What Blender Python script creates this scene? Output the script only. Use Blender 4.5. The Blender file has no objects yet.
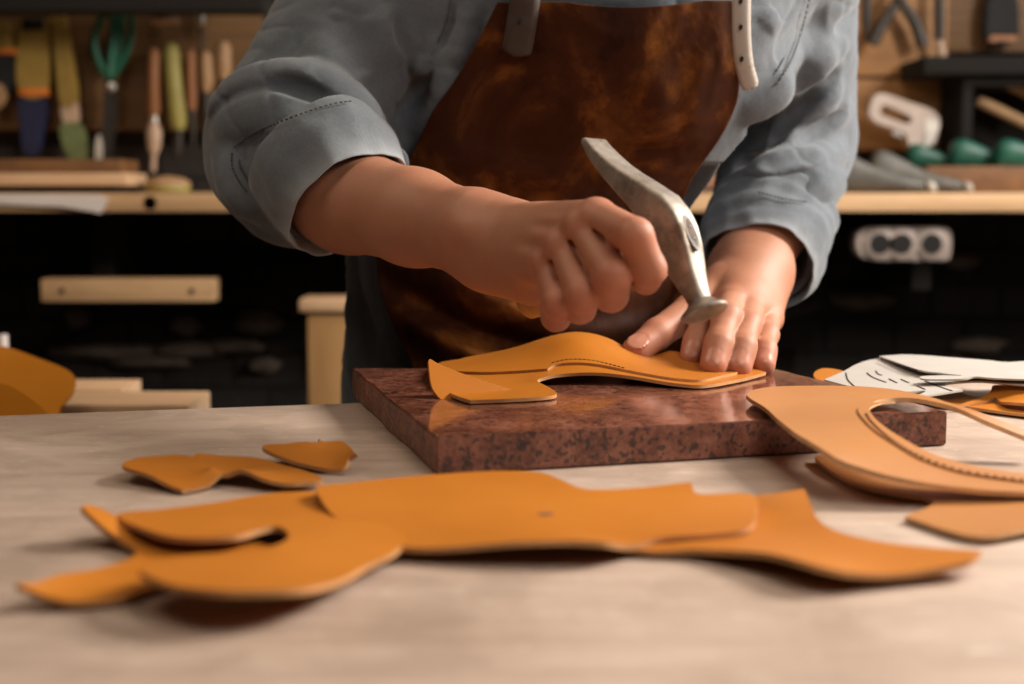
import bpy, bmesh, math, random
import numpy as np
from mathutils import Vector, Matrix, noise, geometry
import openvdb

random.seed(7)
SC = bpy.context.scene
COL = SC.collection

# ------------------------------------------------------------------ camera, world, light, exposure
CAM = Vector((0.0, 0.0, 1.051))
FPX = 1422.0                                   # focal length in pixels (50 mm on 36 mm, 1024 px)
PITCH = math.atan((342 - 190) / FPX)           # looking slightly down at the bench
TZ = 0.900                                     # bench top height
SZ = 0.921                                     # stone slab top height

cd = bpy.data.cameras.new('camera'); cam = bpy.data.objects.new('camera', cd); COL.objects.link(cam)
cam.location = CAM
cam.rotation_euler = (math.pi / 2 - PITCH, 0, 0)
cd.lens = 36.0 * FPX / 1024.0; cd.sensor_width = 36.0
cd.clip_start = 0.05
cd.dof.use_dof = True; cd.dof.focus_distance = 0.92; cd.dof.aperture_fstop = 5.0
SC.camera = cam

w = bpy.data.worlds.new('world'); SC.world = w; w.use_nodes = True
w.node_tree.nodes['Background'].inputs[0].default_value = (1.0, 0.80, 0.64, 1)
w.node_tree.nodes['Background'].inputs[1].default_value = 0.03

def area(name, loc, target, size, power, color, size_y=None):
    l = bpy.data.lights.new(name, 'AREA'); o = bpy.data.objects.new(name, l); COL.objects.link(o)
    l.energy = power; l.color = color; l.size = size
    if size_y: l.shape = 'RECTANGLE'; l.size_y = size_y
    o.location = loc
    o.rotation_euler = (Vector(target) - Vector(loc)).to_track_quat('-Z', 'Y').to_euler()
    return o
area('window_light', (1.25, 1.10, 1.72), (0.06, 0.90, 0.95), 0.34, 43, (1.0, 0.90, 0.79), 0.45)
area('side_window', (1.25, 1.85, 1.75), (0.15, 1.0, 1.0), 0.5, 8, (0.86, 0.93, 1.0), 0.9)
area('front_window', (0.42, 0.28, 1.58), (0.38, 0.32, 0.92), 0.5, 4.6, (1.0, 0.90, 0.80))  # added fill shining straight down on the near bench top, no real window
area('shop_lamp', (-0.80, 0.85, 2.05), (-0.52, 1.65, 0.9), 0.6, 5.5, (1.0, 0.80, 0.60))  # added warm fill that brightens the leather and wall at the left
area('back_lamp', (0.2, 1.35, 2.6), (0.1, 2.3, 1.0), 0.5, 7, (1.0, 0.80, 0.58))  # added fill that brightens the shelf and back wall

vs = SC.view_settings
vs.view_transform = 'Standard'; vs.look = 'None'; vs.gamma = 1.0; vs.use_curve_mapping = False
vs.exposure = 0.0

# ------------------------------------------------------------------ pixel -> world
FW = Vector((0, math.cos(PITCH), -math.sin(PITCH))); UP = Vector((0, math.sin(PITCH), math.cos(PITCH)))
def ray(px, py):
    return FW * FPX + Vector((px - 512.0, 0, 0)) + UP * (342.0 - py)
def at(px, py, Y):
    d = ray(px, py); return CAM + d * (Y / d.y)
def on(px, py, z):
    d = ray(px, py); return CAM + d * ((z - CAM.z) / d.z)

# ------------------------------------------------------------------ object helpers
def tag(o, label=None, cat=None, group=None, kind=None):
    if label: o['label'] = label
    if cat: o['category'] = cat
    if group: o['group'] = group
    if kind: o['kind'] = kind
    return o
def empty(name, loc, label, cat, group=None):
    o = bpy.data.objects.new(name, None); COL.objects.link(o)
    o.location = loc; o.empty_display_size = 0.03
    return tag(o, label, cat, group)
def put(name, me, mats, parent=None, smooth=True):
    o = bpy.data.objects.new(name, me); COL.objects.link(o)
    for m in (mats if isinstance(mats, (list, tuple)) else [mats]): me.materials.append(m)
    if smooth: me.shade_smooth()
    if parent is not None:
        o.parent = parent
        loc = Vector(parent.location)
        p = parent.parent
        while p is not None:
            loc = Vector((0, 0, 0)) if parent.type == 'MESH' else loc
            loc = loc + Vector(p.location) if p.type != 'MESH' else loc
            p = p.parent
        if parent.type == 'MESH': loc = Vector((0, 0, 0))
        o.matrix_parent_inverse = Matrix.Translation(-loc)
    return o
def bmput(name, bm, mats, parent=None, smooth=True, sharp=40):
    bmesh.ops.recalc_face_normals(bm, faces=bm.faces)
    me = bpy.data.meshes.new(name); bm.to_mesh(me); bm.free()
    o = put(name, me, mats, parent, smooth)
    if smooth and sharp: me.set_sharp_from_angle(angle=math.radians(sharp))
    return o
def box(bm, c, s, rot=None, bev=0.0):
    r = bmesh.ops.create_cube(bm, size=1.0)
    M = Matrix.Translation(Vector(c)) @ (rot.to_4x4() if rot is not None else Matrix.Identity(4)) @ Matrix.Diagonal((*s, 1))
    bmesh.ops.transform(bm, matrix=M, verts=r['verts'])
    if bev:
        es = {e for v in r['verts'] for e in v.link_edges}
        bmesh.ops.bevel(bm, geom=list(es), offset=bev, segments=2, affect='EDGES', profile=0.6)
def frame(d, hint=Vector((0, 0, 1))):
    d = Vector(d).normalized()
    if abs(d.dot(hint)) > 0.97: hint = Vector((1, 0, 0))
    s = d.cross(hint).normalized(); u = s.cross(d).normalized()
    return d, s, u
def tube(bm, pts, rad, seg=12, cap=True, flat=1.0, hint=Vector((0, 0, 1))):
    pts = [Vector(p) for p in pts]
    if not isinstance(rad, (list, tuple)): rad = [rad] * len(pts)
    rings = []
    for i, p in enumerate(pts):
        d = pts[min(i + 1, len(pts) - 1)] - pts[max(i - 1, 0)]
        _, s, u = frame(d, hint)
        rings.append([bm.verts.new(p + (s * math.cos(a) + u * math.sin(a) * flat) * rad[i]) for a in [2 * math.pi * k / seg for k in range(seg)]])
    for a, b in zip(rings, rings[1:]):
        for k in range(seg): bm.faces.new((a[k], a[(k + 1) % seg], b[(k + 1) % seg], b[k]))
    if cap:
        bm.faces.new(rings[0][::-1]); bm.faces.new(rings[-1])
def lathe(bm, o, d, prof, seg=20, flat=1.0, hint=Vector((0, 0, 1))):
    d = Vector(d).normalized(); o = Vector(o)
    _, s, u = frame(d, hint); rings = []
    for r, t in prof:
        rings.append([bm.verts.new(o + d * t + (s * math.cos(a) + u * math.sin(a) * flat) * max(r, 1e-5)) for a in [2 * math.pi * k / seg for k in range(seg)]])
    for a, b in zip(rings, rings[1:]):
        for k in range(seg): bm.faces.new((a[k], a[(k + 1) % seg], b[(k + 1) % seg], b[k]))
    bm.faces.new(rings[0][::-1]); bm.faces.new(rings[-1])
def prism(bm, pts, d, bev=0.0):
    """closed outline of 3-D points extruded along vector d"""
    vs_ = [bm.verts.new(Vector(p)) for p in pts]
    f = bm.faces.new(vs_)
    r = bmesh.ops.extrude_face_region(bm, geom=[f])
    nv = [g for g in r['geom'] if isinstance(g, bmesh.types.BMVert)]
    bmesh.ops.translate(bm, vec=Vector(d), verts=nv)
    if bev:
        es = {e for v in vs_ + nv for e in v.link_edges}
        bmesh.ops.bevel(bm, geom=list(es), offset=bev, segments=2, affect='EDGES', clamp_overlap=True)
def crom(pts, n=8, closed=True):
    """Catmull-Rom; a point is a tuple of floats, a trailing 's' makes it a corner"""
    P = [np.array([float(c) for c in p if c != 's']) for p in pts]; S = ['s' in p for p in pts]
    N = len(P); out = []
    for i in range(N if closed else N - 1):
        p1, p2 = P[i], P[(i + 1) % N]
        p0 = P[(i - 1) % N] if (closed or i > 0) else p1
        p3 = P[(i + 2) % N] if (closed or i + 2 < N) else p2
        if S[i]: p0 = p1 - (p2 - p1)
        if S[(i + 1) % N]: p3 = p2 + (p2 - p1)
        for k in range(n):
            t = k / n
            out.append(0.5 * ((2 * p1) + (-p0 + p2) * t + (2 * p0 - 5 * p1 + 4 * p2 - p3) * t * t + (-p0 + 3 * p1 - 3 * p2 + p3) * t ** 3))
    if not closed: out.append(P[-1])
    return out

# ------------------------------------------------------------------ materials
class NT:
    def __init__(s, name):
        s.m = bpy.data.materials.new(name); s.m.use_nodes = True
        s.t = s.m.node_tree; s.b = s.t.nodes['Principled BSDF']
        s.co = s.t.nodes.new('ShaderNodeTexCoord').outputs['Object']
    def n(s, typ, ins=None, **kw):
        x = s.t.nodes.new('ShaderNode' + typ)
        for k, v in kw.items(): setattr(x, k, v)
        for k, v in (ins or {}).items():
            if hasattr(v, 'links') or isinstance(v, bpy.types.NodeSocket): s.t.links.new(v, x.inputs[k])
            else: x.inputs[k].default_value = v
        return x
    def map(s, scale, rot=(0, 0, 0)):
        return s.n('Mapping', {'Vector': s.co, 'Scale': scale, 'Rotation': rot}).outputs[0]
    def noise(s, scale, detail=4, rough=0.55, vec=None, dist=0.0):
        return s.n('TexNoise', {'Vector': vec or s.co, 'Scale': scale, 'Detail': detail, 'Roughness': rough, 'Distortion': dist}).outputs[0]
    def ramp(s, f, stops):
        r = s.n('ValToRGB', {'Fac': f}); e = r.color_ramp.elements
        while len(e) < len(stops): e.new(0.5)
        for x, (p, c) in zip(e, stops):
            x.position = p; x.color = (*c, 1) if len(c) == 3 else c
        return r.outputs[0]
    def mix(s, f, a, b, mode='MIX'):
        x = s.n('Mix', data_type='RGBA', blend_type=mode)
        for i, v in ((0, f), (6, a), (7, b)):
            if isinstance(v, bpy.types.NodeSocket): s.t.links.new(v, x.inputs[i])
            else: x.inputs[i].default_value = v if i == 0 else (*v, 1)
        return x.outputs[2]
    def math(s, op, a, b=0.0):
        x = s.n('Math', operation=op)
        for i, v in enumerate((a, b)):
            if isinstance(v, bpy.types.NodeSocket): s.t.links.new(v, x.inputs[i])
            else: x.inputs[i].default_value = v
        return x.outputs[0]
    def bump(s, h, strength=0.3, dist=0.001, prev=None):
        ins = {'Height': h, 'Strength': strength, 'Distance': dist}
        if prev: ins['Normal'] = prev
        return s.n('Bump', ins).outputs[0]
    def set(s, **kw):
        names = {'col': 'Base Color', 'rough': 'Roughness', 'metal': 'Metallic', 'nor': 'Normal', 'coat': 'Coat Weight',
                 'coatr': 'Coat Roughness', 'spec': 'Specular IOR Level', 'sheen': 'Sheen Weight', 'sss': 'Subsurface Weight'}
        for k, v in kw.items():
            i = s.b.inputs[names[k]]
            if isinstance(v, bpy.types.NodeSocket): s.t.links.new(v, i)
            else: i.default_value = (*v, 1) if isinstance(v, tuple) and len(v) == 3 else v
        return s.m
def plain(name, col, rough=0.6, metal=0.0, vary=0.25, scale=40):
    t = NT(name); nz = t.noise(scale, 3)
    c = t.mix(t.ramp(nz, [(0.3, (0, 0, 0)), (0.7, (1, 1, 1))]), tuple(x * (1 - vary) for x in col), tuple(min(1, x * (1 + vary)) for x in col))
    return t.set(col=c, rough=rough, metal=metal, nor=t.bump(nz, 0.15, 0.001))
def wood(name, a, b, axis=0, rough=0.6, grain=14):
    t = NT(name); sc = [grain * 6] * 3; sc[axis] = grain * 0.5
    nz = t.noise(1.0, 6, 0.6, t.map(tuple(sc)), 0.6)
    c = t.ramp(nz, [(0.3, a), (0.7, b)])
    return t.set(col=c, rough=rough, nor=t.bump(nz, 0.2, 0.001))

M = {}
def _table():
    t = NT('worn_bench_top')
    v = t.map((1, 1, 1), (0, 0, -0.24))
    g = t.noise(1.0, 6, 0.65, t.map((5, 42, 20), (0, 0, -0.24)), 0.7)
    big = t.noise(5.0, 4, 0.55, v)
    c = t.ramp(g, [(0.28, (0.33, 0.235, 0.178)), (0.5, (0.45, 0.338, 0.268)), (0.75, (0.55, 0.435, 0.36))])
    c = t.mix(t.ramp(big, [(0.38, (0, 0, 0)), (0.66, (0.55, 0.55, 0.55))]), c, (0.51, 0.40, 0.33))
    blot = t.noise(16.0, 5, 0.6, v, 0.8)
    c = t.mix(t.ramp(blot, [(0.45, (0, 0, 0)), (0.62, (0.5,) * 3)]), c, (0.29, 0.21, 0.16))
    fine = t.noise(1.0, 3, 0.7, t.map((30, 260, 60), (0, 0, -0.24)))
    c = t.mix(t.ramp(fine, [(0.60, (0, 0, 0)), (0.72, (0.35, 0.35, 0.35))]), c, (0.25, 0.18, 0.13))
    scr = t.noise(1.0, 2, 0.5, t.map((60, 340, 60), (0, 0, 0.5)), 1.5)
    c = t.mix(t.ramp(scr, [(0.66, (0, 0, 0)), (0.70, (0.6, 0.6, 0.6))]), c, (0.72, 0.64, 0.55))
    return t.set(col=c, rough=t.ramp(big, [(0.3, (0.42,) * 3), (0.7, (0.6,) * 3)]), spec=0.4, nor=t.bump(fine, 0.15, 0.0006, t.bump(g, 0.12, 0.001)))
M['table'] = _table()
def _granite():
    t = NT('red_granite')
    n1 = t.noise(55, 6, 0.7, None, 0.4)
    wv = t.n('VectorMath', {0: t.co, 1: t.n('VectorMath', {0: t.n('TexNoise', {'Vector': t.co, 'Scale': 240.0, 'Detail': 3.0}).outputs[1], 1: (0.006, 0.006, 0.006)}, operation='MULTIPLY').outputs[0]}, operation='ADD').outputs[0]
    vo = t.n('TexVoronoi', {'Vector': wv, 'Scale': 330.0, 'Randomness': 1.0})
    v2 = t.n('TexVoronoi', {'Vector': wv, 'Scale': 400.0, 'Randomness': 1.0})
    c = t.ramp(n1, [(0.30, (0.070, 0.022, 0.014)), (0.47, (0.165, 0.056, 0.034)), (0.58, (0.235, 0.088, 0.055)), (0.72, (0.33, 0.15, 0.10))])
    c = t.mix(t.ramp(vo.outputs['Distance'], [(0.15, (0.35,) * 3), (0.55, (0, 0, 0))]), c, (0.36, 0.15, 0.10))
    sep = t.n('SeparateColor', {'Color': v2.outputs['Color']}).outputs[0]
    dk = t.ramp(sep, [(0.74, (0, 0, 0)), (0.84, (0.75,) * 3)])
    c = t.mix(dk, c, (0.018, 0.014, 0.013))
    geo = t.n('NewGeometry'); z = t.n('SeparateXYZ', {'Vector': geo.outputs['Normal']}).outputs[2]
    top = t.ramp(z, [(0.4, (0, 0, 0)), (0.8, (1, 1, 1))])
    r = t.mix(top, (0.55,) * 3, (0.10,) * 3)
    return t.set(col=c, rough=r, spec=0.55, nor=t.bump(n1, 0.04, 0.0005))
M['granite'] = _granite()
def _leather(name, a, b, rough=0.42):
    t = NT(name)
    n1 = t.noise(9, 4, 0.6); n2 = t.noise(700, 3, 0.6)
    vo = t.n('TexVoronoi', {'Vector': t.co, 'Scale': 900.0}).outputs['Distance']
    c = t.ramp(n1, [(0.3, a), (0.7, b)])
    return t.set(col=c, rough=rough, spec=0.4, nor=t.bump(vo, 0.12, 0.0003, t.bump(n1, 0.15, 0.004)))
M['leather'] = _leather('tan_leather', (0.42, 0.136, 0.011), (0.50, 0.176, 0.019))
M['hide'] = _leather('matte_orange_hide', (0.52, 0.185, 0.016), (0.60, 0.23, 0.026), 0.85); M['hide'].node_tree.nodes['Principled BSDF'].inputs['Specular IOR Level'].default_value = 0.06
M['leather_pale'] = _leather('pale_tan_leather', (0.41, 0.172, 0.052), (0.47, 0.210, 0.070))
M['edge'] = plain('raw_leather_edge', (0.50, 0.25, 0.10), 0.8)  # raw cut edges, made paler to stand for the light they catch
M['edge_pale'] = plain('raw_leather_edge_pale', (0.60, 0.36, 0.19), 0.8)
M['thread'] = plain('brown_thread', (0.16, 0.06, 0.02), 0.8)
M['card'] = plain('white_card', (0.37, 0.345, 0.315), 0.75, vary=0.04)
M['ink'] = plain('dark_pencil', (0.05, 0.04, 0.035), 0.7)
def _apron():
    t = NT('oiled_apron_leather')
    n1 = t.noise(13, 6, 0.62, None, 0.5); n2 = t.noise(34, 5, 0.6); n3 = t.noise(5, 2, 0.5)
    c = t.ramp(n1, [(0.36, (0.018, 0.006, 0.003)), (0.50, (0.058, 0.0175, 0.0055)), (0.61, (0.19, 0.066, 0.014)), (0.75, (0.38, 0.147, 0.032))])
    c = t.mix(t.ramp(n2, [(0.42, (0.65,) * 3), (0.62, (0, 0, 0))]), c, (0.040, 0.012, 0.006))
    r = t.ramp(n2, [(0.3, (0.52,) * 3), (0.7, (0.74,) * 3)])
    vo = t.n('TexVoronoi', {'Vector': t.co, 'Scale': 420.0}).outputs['Distance']
    return t.set(col=c, rough=r, spec=0.07, nor=t.bump(vo, 0.10, 0.0006, t.bump(n2, 0.25, 0.002)))
M['apron'] = _apron()
M['apron_edge'] = plain('apron_cut_edge', (0.06, 0.028, 0.015), 0.8)
M['strap'] = _leather('pale_strap_leather', (0.33, 0.295, 0.265), (0.41, 0.37, 0.335), 0.7)
M['strap_brown'] = _leather('brown_strap_leather', (0.030, 0.020, 0.015), (0.045, 0.030, 0.023), 0.6)
def _denim(name, a, b):
    t = NT(name)
    w1 = t.n('TexWave', {'Vector': t.map((1, 1, 1), (0.3, 0.5, 0.7)), 'Scale': 620.0, 'Distortion': 0.6}, wave_type='BANDS').outputs[1]
    n1 = t.noise(22, 5, 0.6); n2 = t.noise(500, 2)
    c = t.mix(t.ramp(n1, [(0.3, (0, 0, 0)), (0.7, (1, 1, 1))]), a, b)
    c = t.mix(t.ramp(n2, [(0.4, (0.25,) * 3), (0.65, (0, 0, 0))]), c, tuple(x * 0.6 for x in a))
    att = t.n('Attribute', attribute_name='worn').outputs['Fac']
    c = t.mix(att, c, (0.42, 0.46, 0.50))
    return t.set(col=c, rough=0.9, spec=0.15, sheen=0.25, nor=t.bump(n1, 0.45, 0.004, t.bump(w1, 0.15, 0.0005)))
M['shirt'] = _denim('grey_blue_chambray', (0.096, 0.112, 0.132), (0.142, 0.164, 0.190))
M['trousers'] = _denim('dark_denim', (0.05, 0.055, 0.07), (0.08, 0.09, 0.11))
M['stitch'] = plain('grey_stitches', (0.06, 0.057, 0.06), 0.9)
def _skin():
    t = NT('skin')
    n1 = t.noise(45, 5, 0.6); n2 = t.noise(420, 3, 0.6); n3 = t.noise(14, 3)
    c = t.ramp(n3, [(0.3, (0.36, 0.160, 0.092)), (0.7, (0.44, 0.205, 0.120))])
    c = t.mix(t.ramp(n1, [(0.40, (0, 0, 0)), (0.75, (0.5,) * 3)]), c, (0.40, 0.145, 0.085))
    red = t.n('Attribute', attribute_name='red').outputs['Fac']
    c = t.mix(t.math('MULTIPLY', red, 0.75), c, (0.46, 0.145, 0.092))
    nail = t.n('Attribute', attribute_name='nail').outputs['Fac']
    c = t.mix(t.math('MULTIPLY', nail, 0.85), c, (0.47, 0.215, 0.148))
    r = t.mix(nail, (0.54,) * 3, (0.30,) * 3)
    vo = t.n('TexVoronoi', {'Vector': t.co, 'Scale': 1100.0}).outputs['Distance']
    inv = t.math('SUBTRACT', 1.0, nail)
    nb = t.bump(t.math('MULTIPLY', vo, inv), 0.14, 0.0004, t.bump(t.math('MULTIPLY', n2, inv), 0.22, 0.0006))
    m = t.set(col=c, rough=r, spec=0.42, sss=0.12, nor=nb)
    t.b.inputs['Subsurface Radius'].default_value = (0.006, 0.0022, 0.0012); t.b.inputs['Subsurface Scale'].default_value = 1.0
    return m
M['skin'] = _skin()
M['hair'] = plain('brown_hair', (0.05, 0.025, 0.012), 0.6, scale=200)
def _steel():
    t = NT('worn_forged_steel')
    n1 = t.noise(60, 6, 0.65); n2 = t.noise(260, 4, 0.7)
    c = t.ramp(n1, [(0.30, (0.14, 0.11, 0.085)), (0.52, (0.33, 0.285, 0.24)), (0.75, (0.48, 0.435, 0.385))])
    c = t.mix(t.ramp(n2, [(0.60, (0, 0, 0)), (0.70, (0.8,) * 3)]), c, (0.10, 0.07, 0.05))
    r = t.ramp(n1, [(0.3, (0.60,) * 3), (0.7, (0.46,) * 3)])
    return t.set(col=c, rough=r, metal=0.76, nor=t.bump(n2, 0.35, 0.0006, t.bump(n1, 0.25, 0.001)))
M['steel'] = _steel()
M['dark_steel'] = plain('dark_steel', (0.045, 0.038, 0.033), 0.5, 0.5)
M['bright_steel'] = plain('bright_steel', (0.62, 0.58, 0.54), 0.35, 0.85)
M['handle_wood'] = wood('hammer_handle_wood', (0.36, 0.17, 0.05), (0.55, 0.30, 0.10), 0, 0.5)
M['eye_wood'] = plain('end_grain_wood', (0.38, 0.20, 0.13), 0.8, scale=300)
M['shelf_wood'] = wood('pine_shelf', (0.50, 0.30, 0.15), (0.68, 0.44, 0.24), 0)
M['pine_v'] = wood('pine_upright', (0.34, 0.18, 0.065), (0.46, 0.26, 0.105), 2)
M['panel_wood'] = wood('brown_ply_panel', (0.105, 0.050, 0.015), (0.18, 0.088, 0.030), 0)
M['panel_light'] = wood('orange_ply_panel', (0.27, 0.125, 0.040), (0.38, 0.19, 0.068), 0)
M['board_wood'] = wood('pale_board', (0.56, 0.34, 0.19), (0.72, 0.48, 0.29), 0)
M['brown_cover'] = plain('brown_board', (0.17, 0.075, 0.025), 0.6)
M['paper'] = plain('white_paper', (0.72, 0.64, 0.60), 0.8, vary=0.04)
M['pink_paper'] = plain('pinkish_paper', (0.72, 0.50, 0.43), 0.8, vary=0.06)
M['dark_wood'] = wood('dark_stained_wood', (0.004, 0.0028, 0.002), (0.009, 0.006, 0.004), 0, 0.95)
M['black'] = plain('black_plastic', (0.007, 0.006, 0.006), 0.8)
M['navy'] = plain('navy_bristle', (0.012, 0.014, 0.05), 0.7)
M['yellow'] = plain('ochre_handle', (0.31, 0.195, 0.040), 0.6, vary=0.12)
M['orange'] = plain('orange_ring', (0.60, 0.17, 0.02), 0.5)
M['olive'] = plain('yellow_green_handle', (0.31, 0.265, 0.070), 0.55, vary=0.12)
M['sage'] = plain('sage_green', (0.13, 0.155, 0.06), 0.6)
M['green'] = plain('green_plastic', (0.006, 0.095, 0.050), 0.45)
M['teal'] = plain('green_last_plastic', (0.004, 0.075, 0.048), 0.45)
M['grey_last'] = plain('grey_last_plastic', (0.105, 0.098, 0.085), 0.55)
M['last_toe'] = plain('pale_toe_cap', (0.50, 0.46, 0.40), 0.5)
M['offwhite'] = plain('offwhite_enamel', (0.52, 0.43, 0.38), 0.5, vary=0.08)
M['socket'] = plain('grey_white_plastic', (0.34, 0.28, 0.25), 0.5)
M['brown_tool'] = wood('brown_tool_handle', (0.22, 0.085, 0.03), (0.36, 0.15, 0.055), 2)
M['tan_tool'] = wood('tan_tool_handle', (0.33, 0.19, 0.09), (0.46, 0.28, 0.14), 2)
M['pinkish'] = plain('pinkish_ferrule', (0.50, 0.34, 0.24), 0.5)
def _brick():
    t = NT('blackened_brick')
    br = t.n('TexBrick', {'Vector': t.map((1, 1, 1), (math.pi / 2, 0, 0)), 'Scale': 4.2, 'Mortar Size': 0.022, 'Color1': (0.020, 0.016, 0.014, 1), 'Color2': (0.036, 0.028, 0.024, 1), 'Mortar': (0.010, 0.008, 0.008, 1)})
    n1 = t.noise(9, 6, 0.7, None, 1.0)
    c = t.mix(t.ramp(n1, [(0.60, (0, 0, 0)), (0.74, (0.8,) * 3)]), br.outputs[0], (0.13, 0.095, 0.075))
    return t.set(col=c, rough=0.85, nor=t.bump(n1, 0.7, 0.02, t.bump(br.outputs[1], -0.5, 0.02)))
M['brick'] = _brick()
M['floor'] = plain('dark_concrete', (0.06, 0.05, 0.045), 0.8, scale=6)
M['stone'] = plain('grey_stone', (0.19, 0.145, 0.115), 0.9, scale=30)

# ------------------------------------------------------------------ implicit modelling (for bodies and cloth)
def smin(a, b, k):
    h = np.clip(0.5 + 0.5 * (b - a) / k, 0, 1)
    return b + (a - b) * h - k * h * (1 - h)
V3 = lambda p: np.array([p[0], p[1], p[2]], dtype=np.float32)
class Field:
    def __init__(s, lo, hi, h):
        s.lo = np.array(lo, dtype=np.float64); s.h = h
        s.n = np.ceil((np.array(hi) - s.lo) / h).astype(int) + 1
        s.D = np.full(s.n, 0.05, dtype=np.float32)
    def reg(s, lo, hi):
        a = np.clip(np.floor((np.array(lo) - s.lo) / s.h).astype(int), 0, s.n); b = np.clip(np.ceil((np.array(hi) - s.lo) / s.h).astype(int) + 1, 0, s.n)
        return tuple(slice(x, y) for x, y in zip(a, b))
    def xyz(s, sl):
        ax = [(s.lo[i] + s.h * np.arange(sl[i].start, sl[i].stop)).astype(np.float32) for i in range(3)]
        return ax[0][:, None, None], ax[1][None, :, None], ax[2][None, None, :]
    def add(s, prim, k=0.004, sub=False):
        lo, hi, fn = prim; pad = 0.008 + k
        sl = s.reg(np.array(lo) - pad, np.array(hi) + pad)
        if min(x.stop - x.start for x in sl) <= 0: return
        d = fn(*s.xyz(sl))
        s.D[sl] = -smin(-s.D[sl], d, k) if sub else smin(s.D[sl], d, k)
    def cut(s, p, nrm, rad):
        p = V3(p); nrm = V3(nrm) / np.linalg.norm(V3(nrm)); sl = s.reg(p - rad, p + rad); X, Y, Z = s.xyz(sl)
        d = (X - p[0]) * nrm[0] + (Y - p[1]) * nrm[1] + (Z - p[2]) * nrm[2]
        s.D[sl] = np.maximum(s.D[sl], d)
    def bump(s, pts, r, amp, taper=True):
        P = np.array([V3(p) for p in pts]); sl = s.reg(P.min(0) - 2.6 * r, P.max(0) + 2.6 * r); X, Y, Z = s.xyz(sl)
        best = np.full(np.broadcast_shapes(X.shape, Y.shape, Z.shape), 9.0, np.float32); bt = np.zeros_like(best); n = max(1, len(P) - 1)
        for i in range(len(P) - 1):
            a, b = P[i], P[i + 1]; ba = b - a; q = max(float(ba @ ba), 1e-12)
            t = np.clip(((X - a[0]) * ba[0] + (Y - a[1]) * ba[1] + (Z - a[2]) * ba[2]) / q, 0, 1)
            d2 = (X - a[0] - t * ba[0]) ** 2 + (Y - a[1] - t * ba[1]) ** 2 + (Z - a[2] - t * ba[2]) ** 2
            m = d2 < best; best = np.where(m, d2, best); bt = np.where(m, (i + t) / n, bt)
        g = np.exp(-best / (r * r))
        if taper: g = g * np.sqrt(np.clip(np.sin(np.pi * np.clip(bt, 0.02, 0.98)), 0, 1))
        s.D[sl] -= amp * g
    def line(s, pts, r, k, sub=False):
        for a, b in zip(pts, pts[1:]): s.add(cone(a, b, r, r), k, sub)
    def normal(s, p):
        e = s.h; P = np.array(p); g = [float(s.sample(P + e * np.eye(3)[i]) - s.sample(P - e * np.eye(3)[i])) for i in range(3)]
        return Vector(g).normalized()
    def sample(s, P):
        q = (np.asarray(P) - s.lo) / s.h; i = np.floor(q).astype(int); f = q - i
        ok = np.all((i >= 0) & (i < s.n - 1), axis=-1); i = np.clip(i, 0, s.n - 2); out = 0
        for dx in (0, 1):
            for dy in (0, 1):
                for dz in (0, 1):
                    wt = (f[..., 0] if dx else 1 - f[..., 0]) * (f[..., 1] if dy else 1 - f[..., 1]) * (f[..., 2] if dz else 1 - f[..., 2])
                    out = out + wt * s.D[i[..., 0] + dx, i[..., 1] + dy, i[..., 2] + dz]
        return np.where(ok, out, 0.05)
    def hit(s, px, py, y0=0.6, y1=1.6):
        d = ray(px, py); Y = np.arange(y0, y1, s.h * 0.4); P = np.array(CAM)[None] + np.array(d)[None] * (Y / d.y)[:, None]
        v = s.sample(P); k = np.nonzero(v < 0)[0]
        return Vector(P[k[0]]) if len(k) else None
    def mesh(s):
        g = openvdb.FloatGrid(0.05); g.copyFromArray(np.ascontiguousarray(s.D))
        p, q = g.convertToQuads(0.0)
        return p * s.h + s.lo, q
def cone(a, b, ra, rb, tv=None, fl=1.0):
    a, b = V3(a), V3(b); R = max(ra, rb); ba = b - a; L = max(float(ba @ ba), 1e-12)
    if tv is not None: tv = V3(tv) / np.linalg.norm(V3(tv))
    def fn(X, Y, Z):
        x, y, z = X - a[0], Y - a[1], Z - a[2]
        t = np.clip((x * ba[0] + y * ba[1] + z * ba[2]) / L, 0, 1)
        x, y, z = x - t * ba[0], y - t * ba[1], z - t * ba[2]
        if tv is not None:
            q = (x * tv[0] + y * tv[1] + z * tv[2]) * (1 / fl - 1)
            x, y, z = x + tv[0] * q, y + tv[1] * q, z + tv[2] * q
            return (np.sqrt(x * x + y * y + z * z) - (ra + (rb - ra) * t)) * math.sqrt(fl)
        return np.sqrt(x * x + y * y + z * z) - (ra + (rb - ra) * t)
    return np.minimum(a, b) - R, np.maximum(a, b) + R, fn
def ell(c, axes, rad):
    c = V3(c); A = [V3(x) / np.linalg.norm(V3(x)) for x in axes]; R = max(rad)
    def fn(X, Y, Z):
        x, y, z = X - c[0], Y - c[1], Z - c[2]; k0 = 0; k1 = 0
        for ax, r in zip(A, rad):
            l = x * ax[0] + y * ax[1] + z * ax[2]; k0 = k0 + (l / r) ** 2; k1 = k1 + (l / r ** 2) ** 2
        k0 = np.sqrt(k0); return k0 * (k0 - 1) / np.sqrt(k1 + 1e-9)
    return c - R, c + R, fn
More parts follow.
